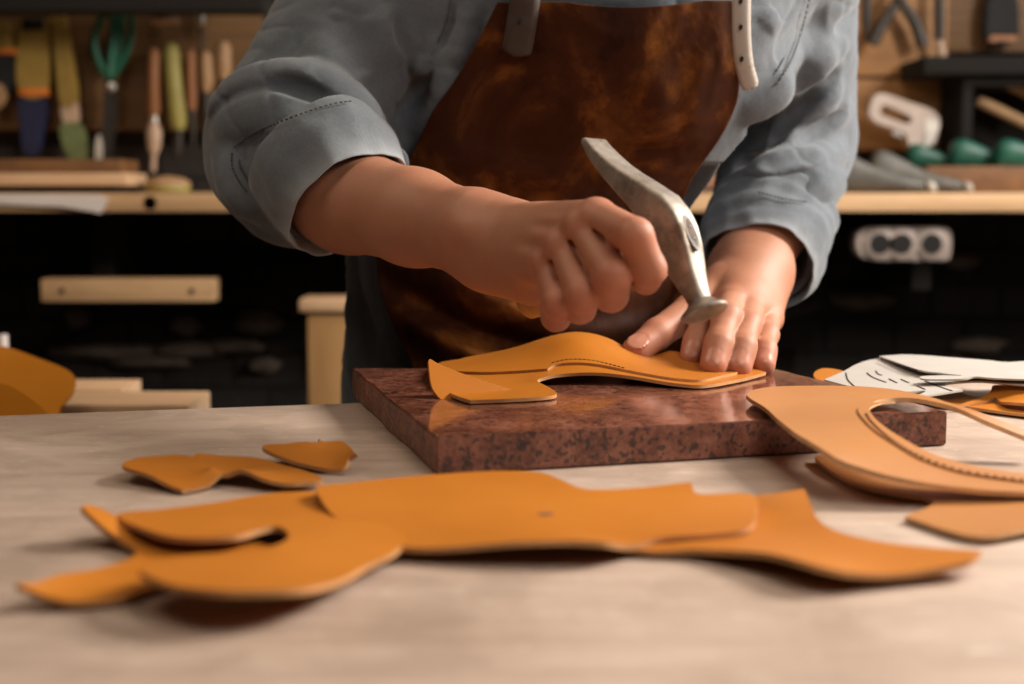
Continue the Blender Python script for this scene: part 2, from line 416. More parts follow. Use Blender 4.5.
def chain(F, J, R, kb, base, kin=0.003, bulge=None, pad=None):
    """one finger: bones with their own small blend, rooted into the palm by a blend that dies away from the base"""
    P = np.array([V3(j) for j in J]); sl = F.reg(P.min(0) - 0.028, P.max(0) + 0.028); X, Y, Z = F.xyz(sl); d = None
    for i in range(len(J) - 1):
        e = cone(J[i], J[i + 1], R[i], R[i + 1])[2](X, Y, Z); d = e if d is None else smin(d, e, kin)
    for c, r in (bulge or []):
        e = cone(c, c, r, r)[2](X, Y, Z); d = smin(d, e, kin * 2)
    for e in (pad or []): d = smin(d, e[2](X, Y, Z), kin)
    b = V3(base); r2 = (X - b[0]) ** 2 + (Y - b[1]) ** 2 + (Z - b[2]) ** 2
    F.D[sl] = smin(F.D[sl], d, 0.0009 + kb * np.exp(-r2 / 0.016 ** 2))
def join(parts):
    vs_, fs, off = [], [], 0
    for p, q in parts:
        vs_.append(p); fs.append(q + off); off += len(p)
    return np.concatenate(vs_), np.concatenate(fs)
def npmesh(name, P, Q, smooth=0):
    P = np.array(P, dtype=np.float64)
    a, b, c = P[Q[:, 0]], P[Q[:, 1]], P[Q[:, 2]]
    if np.sum(np.einsum('ij,ij->i', a, np.cross(b, c))) < 0: Q = Q[:, ::-1]
    for it in range(smooth):
        S = np.zeros_like(P); N = np.zeros(len(P))
        for i in range(4):
            u, v = Q[:, i], Q[:, (i + 1) % 4]
            np.add.at(S, u, P[v]); np.add.at(N, u, 1)
        P = P + 0.5 * (S / np.maximum(N, 1)[:, None] - P)
    me = bpy.data.meshes.new(name)
    me.vertices.add(len(P)); me.vertices.foreach_set('co', P.astype(np.float32).ravel())
    me.loops.add(len(Q) * 4); me.loops.foreach_set('vertex_index', Q.astype(np.int32).ravel())
    me.polygons.add(len(Q)); me.polygons.foreach_set('loop_start', np.arange(0, len(Q) * 4, 4, dtype=np.int32))
    me.update(calc_edges=True); me.validate()
    return me, P
def attr(me, name, val):
    a = me.attributes.new(name, 'FLOAT', 'POINT'); a.data.foreach_set('value', np.asarray(val, dtype=np.float32))

# ------------------------------------------------------------------ setting
YW = 2.42                                      # back wall plane
def struct(name, c, s, mat):
    bm = bmesh.new(); box(bm, c, s); o = bmput(name, bm, mat, smooth=False); return tag(o, kind='structure')
struct('floor', (0, 1.0, -0.03), (5.0, 4.0, 0.06), M['floor'])
struct('wall_back', (0, YW + 0.06, 1.4), (5.0, 0.12, 2.8), M['brick'])

# the bench, turned a little against the camera
ROT = math.radians(13.4)
E0 = on(0, 415, TZ); E1 = on(340, 403, TZ)
ex = (E1 - E0).normalized(); ey = Vector((-ex.y, ex.x, 0)); RM = Matrix((ex, ey, Vector((0, 0, 1)))).transposed()
bc = E1 + ex * 0.10
bench = empty('workbench', (bc.x, bc.y, 0), 'long wooden workbench with a worn pale grey top under the slab and leather', 'workbench')
bm = bmesh.new(); box(bm, bc - ey * 0.45 - Vector((0, 0, 0.025)), (2.2, 0.90, 0.05), RM, 0.003)
bmput('tabletop', bm, M['table'], bench)
for sx in (-1, 1):
    for dy in (0.10, 0.80):
        bm = bmesh.new(); box(bm, bc + ex * sx * 1.0 - ey * dy - Vector((0, 0, 0.475)), (0.08, 0.08, 0.85), RM, 0.003); bmput('leg', bm, M['dark_wood'], bench)
bm = bmesh.new(); box(bm, bc - ey * 0.10 - Vector((0, 0, 0.11)), (1.92, 0.03, 0.12), RM, 0.002); bmput('rail', bm, M['dark_wood'], bench)

# ------------------------------------------------------------------ stone slab
tl, tr, br_, bl = on(352, 368, SZ), on(776, 369, SZ), on(948, 411, SZ), on(436, 437, SZ)
bm = bmesh.new()
def rough_outline(ps, n, amp):
    out = []
    for i, p in enumerate(ps):
        q = ps[(i + 1) % len(ps)]; d = (q - p); nn = Vector((-d.y, d.x, 0)).normalized()
        for k in range(n):
            t = k / n; e = amp * noise.noise(Vector((p.x + d.x * t, p.y + d.y * t, 3.1)) * 45) if k else 0
            out.append(p + d * t + nn * e)
    return out
prism(bm, rough_outline([tl, bl, br_, tr], 14, 0.0012), (0, 0, -(SZ - TZ - 0.0004)), 0.0010)
slab = bmput('stone_slab', bm, M['granite'], sharp=50)
tag(slab, 'polished red granite slab lying on the bench below the hammer', 'stone slab')

# ------------------------------------------------------------------ sheets of leather and card
def tps(P, z, lam=1e-7):
    P = np.array(P); n = len(P); d = np.linalg.norm(P[:, None] - P[None], axis=2)
    K = np.where(d > 0, d * d * np.log(np.maximum(d, 1e-9)), 0) + lam * np.eye(n)
    A = np.zeros((n + 3, n + 3)); A[:n, :n] = K; A[:n, n] = 1; A[:n, n + 1:] = P; A[n, :n] = 1; A[n + 1:, :n] = P.T
    c = np.linalg.solve(A, np.concatenate([z, np.zeros(3)]))
    def f(x, y):
        r = np.hypot(P[:, 0] - x, P[:, 1] - y); k = np.where(r > 0, r * r * np.log(np.maximum(r, 1e-9)), 0)
        return float(k @ c[:n] + c[n] + c[n + 1] * x + c[n + 2] * y)
    return f
def follow(px, py, surf, off):
    z = SZ
    for _ in range(12): p = on(px, py, z); z = 0.5 * z + 0.5 * (surf(p.x, p.y) + off)
    return on(px, py, z)
def place(a, b, h, base, surf, off, world):
    if world:                       # column of the photograph and distance into the room
        x = (a - 512.0) / FPX * b; return Vector((x, b, surf(x, b) + off if surf else base + h))
    return follow(a, b, surf, off) if surf else on(a, b, base + h)
def sheet(name, ctrl, base, mats, parent=None, thick=0.0022, inner=(), surf=None, off=0.0, step=0.0045, floor=None, world=False):
    fl = base if floor is None else floor
    pts, flags = [], []
    for c in ctrl:
        p = place(c[0], c[1], c[2] if not surf else 0, base, surf, off, world)
        pts.append(p); flags.append('s' in c)
    if surf: f = lambda x, y: surf(x, y) + off
    else:
        allp = pts + [place(c[0], c[1], c[2], base, None, 0, world) for c in inner]
        g = tps([(p.x, p.y) for p in allp], np.array([p.z for p in allp]))
        f = lambda x, y: max(g(x, y), fl + 0.0004)
    loop = []
    N = len(pts); L = crom([((p.x, p.y) + (('s',) if s else ())) for p, s in zip(pts, flags)], 7)
    last = None
    for q in L:
        if last is None or np.hypot(*(q - last)) > 0.0009: loop.append(q); last = q
    if np.hypot(*(loop[0] - loop[-1])) < 0.0009: loop.pop()
    lo = np.min(loop, 0); hi = np.max(loop, 0); V = [Vector((q[0], q[1])) for q in loop]; nb = len(V)
    LA = np.array(loop); rnd = random.Random(3)
    y = lo[1]
    while y < hi[1]:
        x = lo[0]
        while x < hi[0]:
            q = (x + rnd.uniform(-.2, .2) * step, y + rnd.uniform(-.2, .2) * step)
            if np.min(np.hypot(LA[:, 0] - q[0], LA[:, 1] - q[1])) > step * 0.45: V.append(Vector(q))
            x += step
        y += step
    r = geometry.delaunay_2d_cdt(V, [], [list(range(nb))], 1, 1e-6)
    bm = bmesh.new(); vv = [bm.verts.new((v.x, v.y, f(v.x, v.y))) for v in r[0]]
    for t in r[2]:
        try: bm.faces.new([vv[i] for i in t])
        except ValueError: pass
    for v in [v for v in bm.verts if not v.link_faces]: bm.verts.remove(v)
    for fc in bm.faces:
        fc.normal_update()
        if fc.normal.z < 0: fc.normal_flip()
    me = bpy.data.meshes.new(name); bm.to_mesh(me); bm.free()
    o = put(name, me, mats, parent)
    m = o.modifiers.new('thickness', 'SOLIDIFY'); m.thickness = thick; m.offset = 1.0; m.material_offset_rim = 1
    e = o.modifiers.new('corners', 'EDGE_SPLIT'); e.split_angle = math.radians(50)
    return o, f
def stitches(name, pxs, surf, off, parent, n, mat, size=(0.0026, 0.0010, 0.0009), world=False):
    P = [place(px, py, 0, SZ, surf, off, world) for px, py in pxs]; P = [Vector(q) for q in crom([tuple(p) for p in P], 12, False)]
    L = [0]
    for a, b in zip(P, P[1:]): L.append(L[-1] + (b - a).length)
    bm = bmesh.new()
    for k in range(n):
        s = L[-1] * (k + 0.5) / n; i = max(j for j in range(len(L)) if L[j] <= s); i = min(i, len(P) - 2)
        t = (s - L[i]) / max(L[i + 1] - L[i], 1e-9); p = P[i].lerp(P[i + 1], t); d, sd, u = frame(P[i + 1] - P[i])
        box(bm, p, size, Matrix((d, sd, u)).transposed(), 0.0003)
    return bmput(name, bm, mat, parent)
TAN = [M['leather'], M['edge']]; PALE = [M['leather_pale'], M['edge_pale']]

# leather being worked on the slab
A, fA = sheet('leather_upper', [
    (470, .855, .0008, 's'), (512, .862, .0008), (548, .872, .0008), (557, .885, .001), (549, .905, .002), (538, .925, .0035), (550, .938, .005), (575, .945, .006), (605, .945, .006), (640, .938, .004), (680, .925, .0015), (705, .922, .001), (735, .945, .001), (768, .985, .0015, 's'),
    (745, 1.005, .003), (715, 1.012, .004), (690, 1.025, .008), (671, 1.03, .0115), (652, 1.03, .006), (638, 1.03, .0075), (612, 1.03, .018), (574, 1.03, .0235), (520, 1.03, .0135), (470, 1.03, .006), (440, 1.02, .004), (432, .97, .003), (438, .92, .002), (452, .88, .001)],
    SZ, TAN, None, 0.0022, inner=[(574, .99, .0215), (605, .985, .016), (640, .98, .0065), (540, .975, .0115), (500, .95, .0045), (660, .99, .0055), (690, .972, .002), (715, .975, .0012), (735, .972, .001), (500, .90, .001), (600, .957, .0085), (520, .93, .0025)], world=True)
tag(A, 'wavy tan leather cutting held down on the granite slab by the fingers', 'leather piece')
sheet('overlay_panel', [(440, .97), (450, 1.0), (470, 1.025), (520, 1.026), (574, 1.026), (612, 1.026), (638, 1.026), (654, 1.026), (671, 1.025), (690, 1.02), (714, 1.006), (742, .984),
    (725, .958), (704, .934), (680, .935), (655, .942), (630, .950), (602, .957), (575, .959), (556, .957), (548, .950, 's'), (520, .950), (480, .952)],
    SZ, TAN, A, 0.0018, surf=fA, off=0.0022, world=True)
stitches('stitching', [(552, .960), (565, .963), (582, .963), (602, .961), (626, .954)], fA, 0.0042, A, 17, M['thread'], (0.0022, 0.0012, 0.0007), world=True)
def panel3(name, P, mats, parent, thick):
    """upright stiff piece given by 3-D outline points"""
    P = [Vector(q) for q in crom([tuple(p) for p in P], 5)]
    c = sum(P, Vector()) / len(P); nrm = Vector()
    for a, b in zip(P, P[1:] + P[:1]): nrm += (a - c).cross(b - c)
    nrm.normalize()
    if nrm.y > 0: nrm = -nrm
    bm = bmesh.new(); prism(bm, P, -nrm * thick, 0.0003)
    return bmput(name, bm, mats, parent)
panel3('folded_flap', [at(429, 359, .897), at(440, 364, .898), at(466, 374.5, .900), at(488, 383, .902), at(506, 387.5, .902), at(515, 391, .898), at(511, 395, .894), at(490, 397.5, .889), at(462, 401, .884), at(444, 401, .879),
    at(435, 393, .882), at(431, 385, .886), at(429, 372, .892)], M['leather'], A, 0.002)

# large pale piece reaching from the slab to the bench
B, fB = sheet('leather_vamp', [
    (746, 399, .0245, 's'), (757, 393, .0245), (790, 390, .0245), (850, 390, .0248), (890, 393, .0255), (930, 401, .0265), (975, 415, .0235), (1040, 440, .012, 's'), (1040, 447, .010, 's'), (980, 423, .021), (938, 407, .0255),
    (905, 402, .0260), (880, 404, .0260), (869, 410, .0260), (872, 419, .0255), (888, 434, .0225), (918, 452, .0190), (955, 466, .0150), (1000, 475, .0120), (1046, 481, .0095, 's'), (1046, 498, .0068, 's'),
    (1000, 496, .0075), (950, 491, .0090), (905, 484, .0120), (865, 474, .0160), (830, 460, .0215), (800, 441, .0230), (778, 424, .0238), (765, 412, .0243), (752, 404, .0245)],
    TZ, PALE, None, 0.0026, inner=[(800, 405, .0245), (840, 425, .0238), (870, 450, .0205)])
tag(B, 'large pale tan curved leather piece leaning from the slab corner onto the bench', 'leather piece')
sheet('stitched_rim', [(1040, 479), (1000, 473), (955, 464), (918, 450), (888, 432), (873, 418), (870, 410), (880, 405), (895, 403.5), (884, 403.5), (866, 405), (858, 411), (864, 421), (882, 437), (912, 456), (952, 471.5), (1000, 480), (1040, 485.5)],
    TZ, PALE, B, 0.0010, surf=fB, off=0.0026)
stitches('stitching', [(866, 413), (872, 422), (890, 438), (918, 455), (955, 468.5), (1000, 477), (1035, 481)], fB, 0.0040, B, 34, M['thread'], (0.0026, 0.0012, 0.0008))
Cc, fC = sheet('leather_strap_piece', [(815, 461, .0015), (828, 459.5, .002), (850, 463, .003), (880, 473, .003), (920, 480, .003), (960, 485, .004), (1000, 491, .004), (1050, 499, .004, 's'), (1050, 528, .003, 's'), (1010, 537, .0025),
    (985, 541, .002), (955, 537, .0015), (905, 521, .001, 's'), (925, 513, .001), (933, 507, .001), (926, 502, .001), (895, 497, .0015), (860, 489, .0015), (832, 475, .0015)], TZ, PALE, None, 0.0022)
tag(Cc, 'pale tan hooked leather strip lying flat on the bench under the large curved piece', 'leather piece')

# white card patterns on a pile of leather scraps at the back corner
S1, f1 = sheet('leather_scrap', [(814, 379, .012), (822, 371, .014), (845, 374, .014), (880, 388, .012), (870, 396, .010), (835, 390, .010)], TZ, TAN, None, 0.002)
tag(S1, 'small tan leather scrap peeking out from under the tip of the white card patterns', 'leather piece')
D1, fD1 = sheet('card_pattern', [(824, 381, .0155, 's'), (843, 373, .0175), (856, 366, .019), (872, 361, .020), (900, 359, .0205), (945, 366, .019), (985, 376, .018), (1050, 383, .017, 's'), (1050, 388, .016, 's'), (1000, 384.5, .0165), (975, 383, .017),
    (944, 386, .016), (963, 391.5, .0155, 's'), (935, 396, .015), (910, 400, .0145, 's'), (925, 392.5, .015), (888, 394.5, .0148), (855, 389, .015)], TZ, [M['card'], M['card']], None, 0.0012)
tag(D1, 'white card pattern with dark pencil marks at its rounded end, lower of the two', 'card pattern')
def marks(parent, surf, lines):
    for a in lines:
        P = [follow(x, y, surf, 0.0013) for x, y in a]; P = [Vector(q) for q in crom([tuple(p) for p in P], 6, False)] if len(P) > 2 else P
        bm = bmesh.new(); tube(bm, P, 0.00055, 6); bmput('pencil_mark', bm, M['ink'], parent)  # thin dark inlays drawn for the shade inside the cut slits
marks(D1, fD1, [[(867, 373), (873, 377.5), (886, 382.5)], [(876, 371), (878, 374), (882, 375.5)], [(889, 379), (897, 383)], [(901, 379.5), (909, 383)], [(917, 386), (925, 389.5)], [(846, 373), (848, 380), (855, 387)], [(925, 381), (940, 387), (952, 391)]])
D2, fD2 = sheet('card_pattern', [(879, 357.5, .0225, 's'), (909, 356, .0225), (953, 359, .022), (986, 361.5, .021), (1006, 363.5, .0205), (1030, 362.5, .0205), (1060, 364, .020, 's'), (1060, 382, .019, 's'), (1000, 380, .0205), (975, 378.3, .021),
    (962, 380.5, .0205), (926, 380.7, .0205), (921, 378, .0208), (940, 377, .021), (962, 377.2, .021), (940, 374.5, .0215), (916, 370.5, .022)], TZ, [M['card'], M['card']], None, 0.0012)
tag(D2, 'broad white card pattern lying on top of the pencil-marked white one', 'card pattern')
marks(D2, fD2, [[(881, 358.5), (898, 364), (917, 370)]])
S2, f2 = sheet('leather_scrap', [(958, 408, .003), (975, 402, .005), (990, 394, .009), (994, 388, .012), (1010, 387, .0135), (1050, 390, .013, 's'), (1050, 408, .008, 's'), (1010, 405, .007), (996, 400, .006), (985, 404, .004)], TZ, TAN, None, 0.002)
tag(S2, 'tan leather scrap with a folded back corner under the overhanging white card', 'leather piece')
S3, f3 = sheet('leather_scrap', [(930, 404, .0025), (955, 395, .004), (975, 400, .0025), (1000, 406, .0025), (1050, 412, .0025, 's'), (1050, 420, .0015, 's'), (1000, 414, .0015), (965, 409, .0015)], TZ, TAN, None, 0.002)
tag(S3, 'flat tan leather scrap at the bottom of the pile below the white card patterns', 'leather piece')

# two small offcuts at the left of the slab
F1, _ = sheet('leather_offcut', [(122, 469, .007), (140, 461.5, .006), (170, 459, .0055), (192, 460, .006), (196, 457, .007, 's'), (215, 459, .006), (258, 462, .005), (290, 471, .004), (322, 483, .003), (300, 486.5, .003), (285, 487, .003), (262, 482, .005), (238, 474, .007),
    (212, 471, .0075), (206, 474, .006), (225, 479, .003), (212, 486, .002), (182, 494, .001, 's'), (165, 487, .003), (150, 479, .005)], TZ, TAN, None, 0.0022)
tag(F1, 'tan leather offcut with a wavy cut edge, left of the slab', 'leather piece')
F2, _ = sheet('leather_offcut', [(262, 450, .008), (290, 447, .007), (316, 446, .007), (318, 441, .009, 's'), (322, 445, .007), (345, 446, .007), (358, 457, .009, 's'), (350, 462, .006), (345, 471, .003), (315, 470, .002), (288, 463, .004)], TZ, TAN, None, 0.0022)
tag(F2, 'smaller tan leather offcut overlapping the wavy one, nearest the slab corner', 'leather piece')

# long pieces in the foreground
G0, _ = sheet('leather_strip', [(80, 511, .014), (98, 513, .011), (125, 528, .006), (160, 542, .002), (215, 547, .0012), (262, 549, .001), (270, 560, .001), (215, 577, .001), (150, 594, .0015), (117, 604, .0015), (70, 607, .002), (40, 600, .004), (14, 589, .009),
    (45, 584, .007), (90, 576, .003), (128, 565, .0015), (136, 556, .0015), (120, 545, .003), (98, 529, .009)], TZ, TAN, None, 0.0024)
tag(G0, 'forked tan leather strip whose two ends stick out at the near left', 'leather piece')
G1, _ = sheet('leather_upper', [(117, 520, .008), (165, 514, .007), (219, 507, .006), (258, 500, .005), (290, 497, .004), (330, 499, .0042), (400, 540, .0042), (396, 556, .0042), (365, 572, .0048), (342, 585, .006), (310, 594, .010), (270, 597, .012), (225, 597, .013), (180, 593, .0125), (150, 583, .012), (140, 573, .0115),
    (175, 563, .010), (225, 559, .009), (258, 556, .0085), (284, 547, .008), (288, 538, .0075), (278, 532, .0072), (262, 534, .0075), (236, 541, .008), (190, 543, .008), (155, 538, .008)], TZ, TAN, None, 0.0024)
tag(G1, 'tan leather upper with a long dark slot, left end of the near row', 'leather piece')
G3, _ = sheet('leather_strip', [(620, 548, .002), (680, 535, .002), (752, 512, .004), (756, 500, .008), (780, 497, .0095), (804, 493.5, .0105, 's'), (812, 512, .006), (820, 526, .0045), (838, 537, .003), (880, 547, .003), (930, 553, .0045), (982, 557, .007, 's'), (968, 567, .0055), (930, 575, .004), (882, 580, .004),
    (840, 577, .007), (800, 567, .009), (760, 558, .007), (700, 555, .003), (650, 556, .0015)], TZ, TAN, None, 0.0024)
tag(G3, 'tan leather strip with an upright notch and pointed end, right end of the near row', 'leather piece')
G2, fG2 = sheet('leather_quarter', [(317, 492, .010), (345, 488, .009), (400, 482, .0085), (450, 478, .0085), (500, 475.5, .0085), (540, 477, .0085), (560, 484, .0085), (578, 492, .0085), (600, 494.5, .0085), (650, 491.5, .009), (691, 487, .0105, 's'), (700, 499, .0085), (752, 499.5, .0080), (756, 520, .006), (748, 533, .005), (715, 539, .0045), (660, 543, .0045),
    (630, 551, .004), (605, 548, .008), (570, 546, .009), (520, 547, .0085), (440, 553, .005), (395, 551, .004), (362, 542, .004), (335, 522, .006), (322, 506, .009)], TZ, TAN, None, 0.0024)
tag(G2, 'broad tan leather quarter with one small hole, middle of the near row', 'leather piece')
pz = follow(546, 514, fG2, 0.0024)
bm = bmesh.new(); lathe(bm, pz - Vector((0, 0, .002)), (0, 0, 1), [(0.0036, 0), (0.0036, 0.0021), (0.0028, 0.0022)], 12); bmput('punched_hole', bm, M['thread'], G2)

# ------------------------------------------------------------------ hammer
HE = at(525, 301, 0.876); HH = at(688, 233, 0.786)
hu = (HH - HE).normalized()
hd = at(702, 306, 0.775) - at(684, 240, 0.786); hd = (hd - hu * hd.dot(hu)).normalized()      # towards the face
hc = hd.cross(hu).normalized()                                                                # towards the dark cheek
if hc.x > 0: hc = -hc
hammer = empty('hammer', HE, "shoemaker's steel hammer with curved claw-like peen, gripped in the fist", 'hammer')
O = at(680, 234, 0.788)          # centre of the eye block
def uhc(u, h, c=0.0): return O + hu * u + hd * h + hc * c
def secloft(bm, secs):
    """secs: (centre, U axis, half u, half c, squareness)"""
    rings = []
    for c, U, a, b, e in secs:
        rg = []
        for k in range(28):
            th = 2 * math.pi * k / 28 + math.pi / 28; x, y = math.cos(th), math.sin(th); p = 2.0 / e
            x = math.copysign(abs(x) ** p, x); y = math.copysign(abs(y) ** p, y)
            rg.append(bm.verts.new(c + U * a * x + hc * b * y))
        rings.append(rg)
    for a, b in zip(rings, rings[1:]):
        for k in range(28): bm.faces.new((a[k], a[(k + 1) % 28], b[(k + 1) % 28], b[k]))
    bm.faces.new(rings[0][::-1]); bm.faces.new(rings[-1])
def rot2(deg):
    a = math.radians(deg); return (hu * math.cos(a) - hd * math.sin(a)).normalized()
def upx(px, py):
    d = ray(px, py); k = (O - CAM).dot(hc) / d.dot(hc); q = CAM + d * k - O
    return q.dot(hu), q.dot(hd)
PEEN = [(592.5, 139.5, .0010, .0088), (593.5, 141, .0020, .0094), (599, 150, .0032, .0096), (607, 160, .0042, .0096), (617, 171, .0052, .0095), (629, 182, .0064, .0094), (642, 193, .0080, .0092), (652, 202.5, .0096, .0090), (661, 211, .0109, .0089)]
BODY = [(668.5, 220, .0112, .0088), (675, 235, .0113, .0088), (681, 252, .0106, .0084), (686, 267, .0090, .0078), (692, 283, .0072, .0068), (697, 295, .0064, .0063), (699.5, 301, .0066, .0066), (701.5, 305, .0088, .0088), (703, 308.5, .0122, .0122), (704, 311, .0137, .0137), (705, 313.5, .0134, .0134), (705.6, 315.2, .0118, .0118), (705.8, 315.8, .006, .006)]
secs = []; line = [upx(p[0], p[1]) for p in PEEN + BODY]
for i, ((u, h), p) in enumerate(zip(line, PEEN + BODY)):
    a, b = line[max(i - 1, 0)], line[min(i + 1, len(line) - 1)]
    if i < len(PEEN): tx, ty = b[0] - a[0], b[1] - a[1]
    else: tx, ty = upx(700, 300)[0] - upx(676, 236)[0], upx(700, 300)[1] - upx(676, 236)[1]
    if i == len(PEEN) - 1: tx, ty = line[i][0] - line[i - 2][0], line[i][1] - line[i - 2][1]
    T = (hu * tx + hd * ty).normalized(); U = T.cross(hc).normalized(); U = U if U.dot(hu) > 0 else -U
    n_ = len(PEEN) + 2; e = 9 if i <= n_ else max(2.0, 9 - 2.0 * (i - n_))
    secs.append((uhc(u, h), U, p[2], p[3], e))
bm = bmesh.new(); secloft(bm, secs)
hh = bmput('head', bm, M['steel'], hammer, sharp=32)
bv = hh.modifiers.new('worn_edges', 'BEVEL'); bv.width = 0.0005; bv.segments = 2; bv.angle_limit = math.radians(35)
# eye with the handle end and its wedges
bm = bmesh.new(); BU = secs[len(PEEN) + 1][1]; e0 = secs[len(PEEN) + 1][0] + BU * .0104
BT = hc.cross(BU).normalized(); BT = BT if BT.dot(hd) > 0 else -BT; e0 = e0 + BT * .004; lathe(bm, e0, BU, [(0.0044, 0), (0.0044, 0.0010), (0.0037, 0.0010)], 28, 2.5, BT); bmput('eye_rim', bm, M['dark_steel'], hh)
bm = bmesh.new(); lathe(bm, e0, BU, [(0.0038, 0), (0.0038, 0.0008), (0.0034, 0.0010)], 28, 2.6, BT)
ew = bmput('handle_end', bm, M['eye_wood'], hammer)
for dh in (-0.0035, 0.0035):
    bm = bmesh.new(); lathe(bm, e0 + BU * .0008 + BT * dh, BU, [(0.0016, 0), (0.0016, 0.0003), (0.0010, 0.0006)], 14); bmput('wedge', bm, M['dark_steel'], ew)
bm = bmesh.new()
HP = [HE.lerp(O, t) for t in (0, .02, .10, .3, .55, .75, .92, 1.0)]
tube(bm, HP, [.0080, .0098, .0104, .0102, .0092, .0082, .0074, .0070], 18, True, 1.25, hd); bmput('handle', bm, M['handle_wood'], hammer)

# ------------------------------------------------------------------ person: skin
YA = Vector((0, 1, 0))
TOR = [(545, 560, 1.235, .165), (524, 390, 1.215, .150), (511, 250, 1.200, .131), (561, 120, 1.190, .137), (605, 20, 1.180, .155), (615, -55, 1.185, .14)]
SHL, SHR = at(400, -30, 1.20), at(768, -50, 1.215)
ELL, ELR = at(296, 142, 1.115), at(788, 142, 1.30)
ELS = at(292, 184, 1.095)                       # right elbow under the rolled sleeve
WRL, WRR = at(478, 235, 0.900), at(750, 268, 1.13)
NECK = at(628, -110, 1.175)
def torso(F, inf, arms=True):
    P = [at(a, b, c) for a, b, c, _ in TOR]
    for (p, q, s, t) in zip(P, P[1:], TOR, TOR[1:]): F.add(cone(p, q, s[3] + inf, t[3] + inf, YA, .74), .03)
    F.add(cone(at(800, 120, 1.2), at(768, 170, 1.2), .048 - inf, .050 - inf, YA, 3.0), .012, True); F.add(cone(at(768, 170, 1.2), at(738, 235, 1.2), .050 - inf, .050 - inf, YA, 3.0), .012, True); F.add(cone(at(738, 235, 1.2), at(745, 330, 1.2), .050 - inf, .045 - inf, YA, 3.0), .012, True)
    if arms:
        F.add(cone(P[-1] + Vector((-.06, 0, .0)), SHL, .085 + inf, .068 + inf), .04); F.add(cone(P[-1] + Vector((.06, 0, 0)), SHR, .085 + inf, .068 + inf), .04)

# right arm and fist (at the left of the picture)
def lerp(a, b, t): return Vector(a).lerp(Vector(b), t)
FR = Field((-0.17, .72, .93), (0.13, 1.10, 1.11), .00125)
fa = lerp(ELS, WRL, .0)
tvR = Vector((-.25, -.5, .8)).normalized()
FR.add(cone(fa, lerp(ELS, WRL, .35), .037, .0370), .01); FR.add(cone(lerp(ELS, WRL, .35), lerp(ELS, WRL, .70), .0370, .0305), .012); FR.add(cone(lerp(ELS, WRL, .70), WRL, .0305, .0262), .014)
FR.add(ell(at(476, 232, .876), [(1, 0, 0), (0, 1, 0), (0, 0, 1)], (.0115, .010, .0105)), .007)          # wrist knob
RJ = {  # MCP, PIP, DIP, tip
 'index':  [at(598, 219, .793), at(635, 236, .759), at(649, 269, .763), at(646, 280, .781)],
 'middle': [at(585, 230, .798), at(613, 276, .764), at(611, 295, .777), at(606, 289, .799)],
 'ring':   [at(566, 250, .804), at(583, 295, .774), at(580, 308, .787), at(576, 302, .807)],
 'little': [at(551, 269, .813), at(559, 303, .786), at(556, 317, .797), at(552, 310, .814)]}
RR = {'index': (.0110, .0098, .0092, .0084), 'middle': (.0112, .0100, .0093, .0084), 'ring': (.0106, .0092, .0087, .0078), 'little': (.0099, .0087, .0080, .0072)}
CP = {'index': at(506, 232, .890), 'middle': at(501, 238, .888), 'ring': at(497, 248, .888), 'little': at(494, 259, .892)}
for k in RJ: FR.add(cone(CP[k], RJ[k][0], .0165, RR[k][0] * .96), .012)
FR.add(cone(WRL, at(505, 238, .888), .0265, .022), .014)
FR.add(cone(at(492, 262, .895), at(533, 284, .860), .0175, .0135), .014)                                 # heel of the hand
FR.add(cone(at(520, 250, .880), at(570, 250, .845), .018, .014), .014)                                   # palm bulk
FR.add(cone(at(505, 238, .905), at(575, 228, .868), .016, .0135), .012)                                  # thumb root, behind
chain(FR, [at(560, 230, .878), at(612, 240, .880), at(644, 256, .868), at(655, 268, .858)], (.014, .0115, .0105, .009), .008, at(560, 230, .878))
for k in RJ:
    J, R = RJ[k], RR[k]
    chain(FR, J, R, .0045, J[0], .003)
    out = (J[0] - CP[k]).normalized(); up = Vector((-.66, -.40, .64)).normalized()
    kn = .0026 if k == 'index' else .0048
    FR.add(cone(J[0] + up * kn, J[0] + up * kn, R[0] * .86, R[0] * .86), .0040)                     # knuckle
    FR.bump([lerp(CP[k], J[0], .35) + up * .011, lerp(CP[k], J[0], .95) + up * .011], .0035, .0011)      # tendon
for a, b in (('index', 'middle'), ('middle', 'ring'), ('ring', 'little')):
    up = Vector((-.66, -.40, .64)).normalized()
    FR.bump([lerp(RJ[a][0], RJ[b][0], .5) + up * .010, lerp(lerp(RJ[a][0], RJ[b][0], .5), CP[a], .35) + up * .012], .0055, -.0016)
for a, b in (('index', 'middle'), ('middle', 'ring'), ('ring', 'little')):
    FR.line([lerp(RJ[a][0], RJ[b][0], .5) + up * .007 + (RJ[a][1] - RJ[a][0]) * .10, lerp(lerp(RJ[a][0], RJ[a][1], .6), lerp(RJ[b][0], RJ[b][1], .6), .5) + up * .0045], .0014, .004, True)
FR.bump([at(515, 285, .862), at(524, 291, .856), at(535, 286, .852)], .003, -.0012); FR.bump([at(511, 277, .866), at(520, 283, .858)], .003, -.001)
FR.bump([at(420, 190, .92), at(470, 205, .885), at(520, 212, .865)], .010, .0012)
FR.bump([at(500, 216, .87), at(560, 210, .84)], .005, .0013)

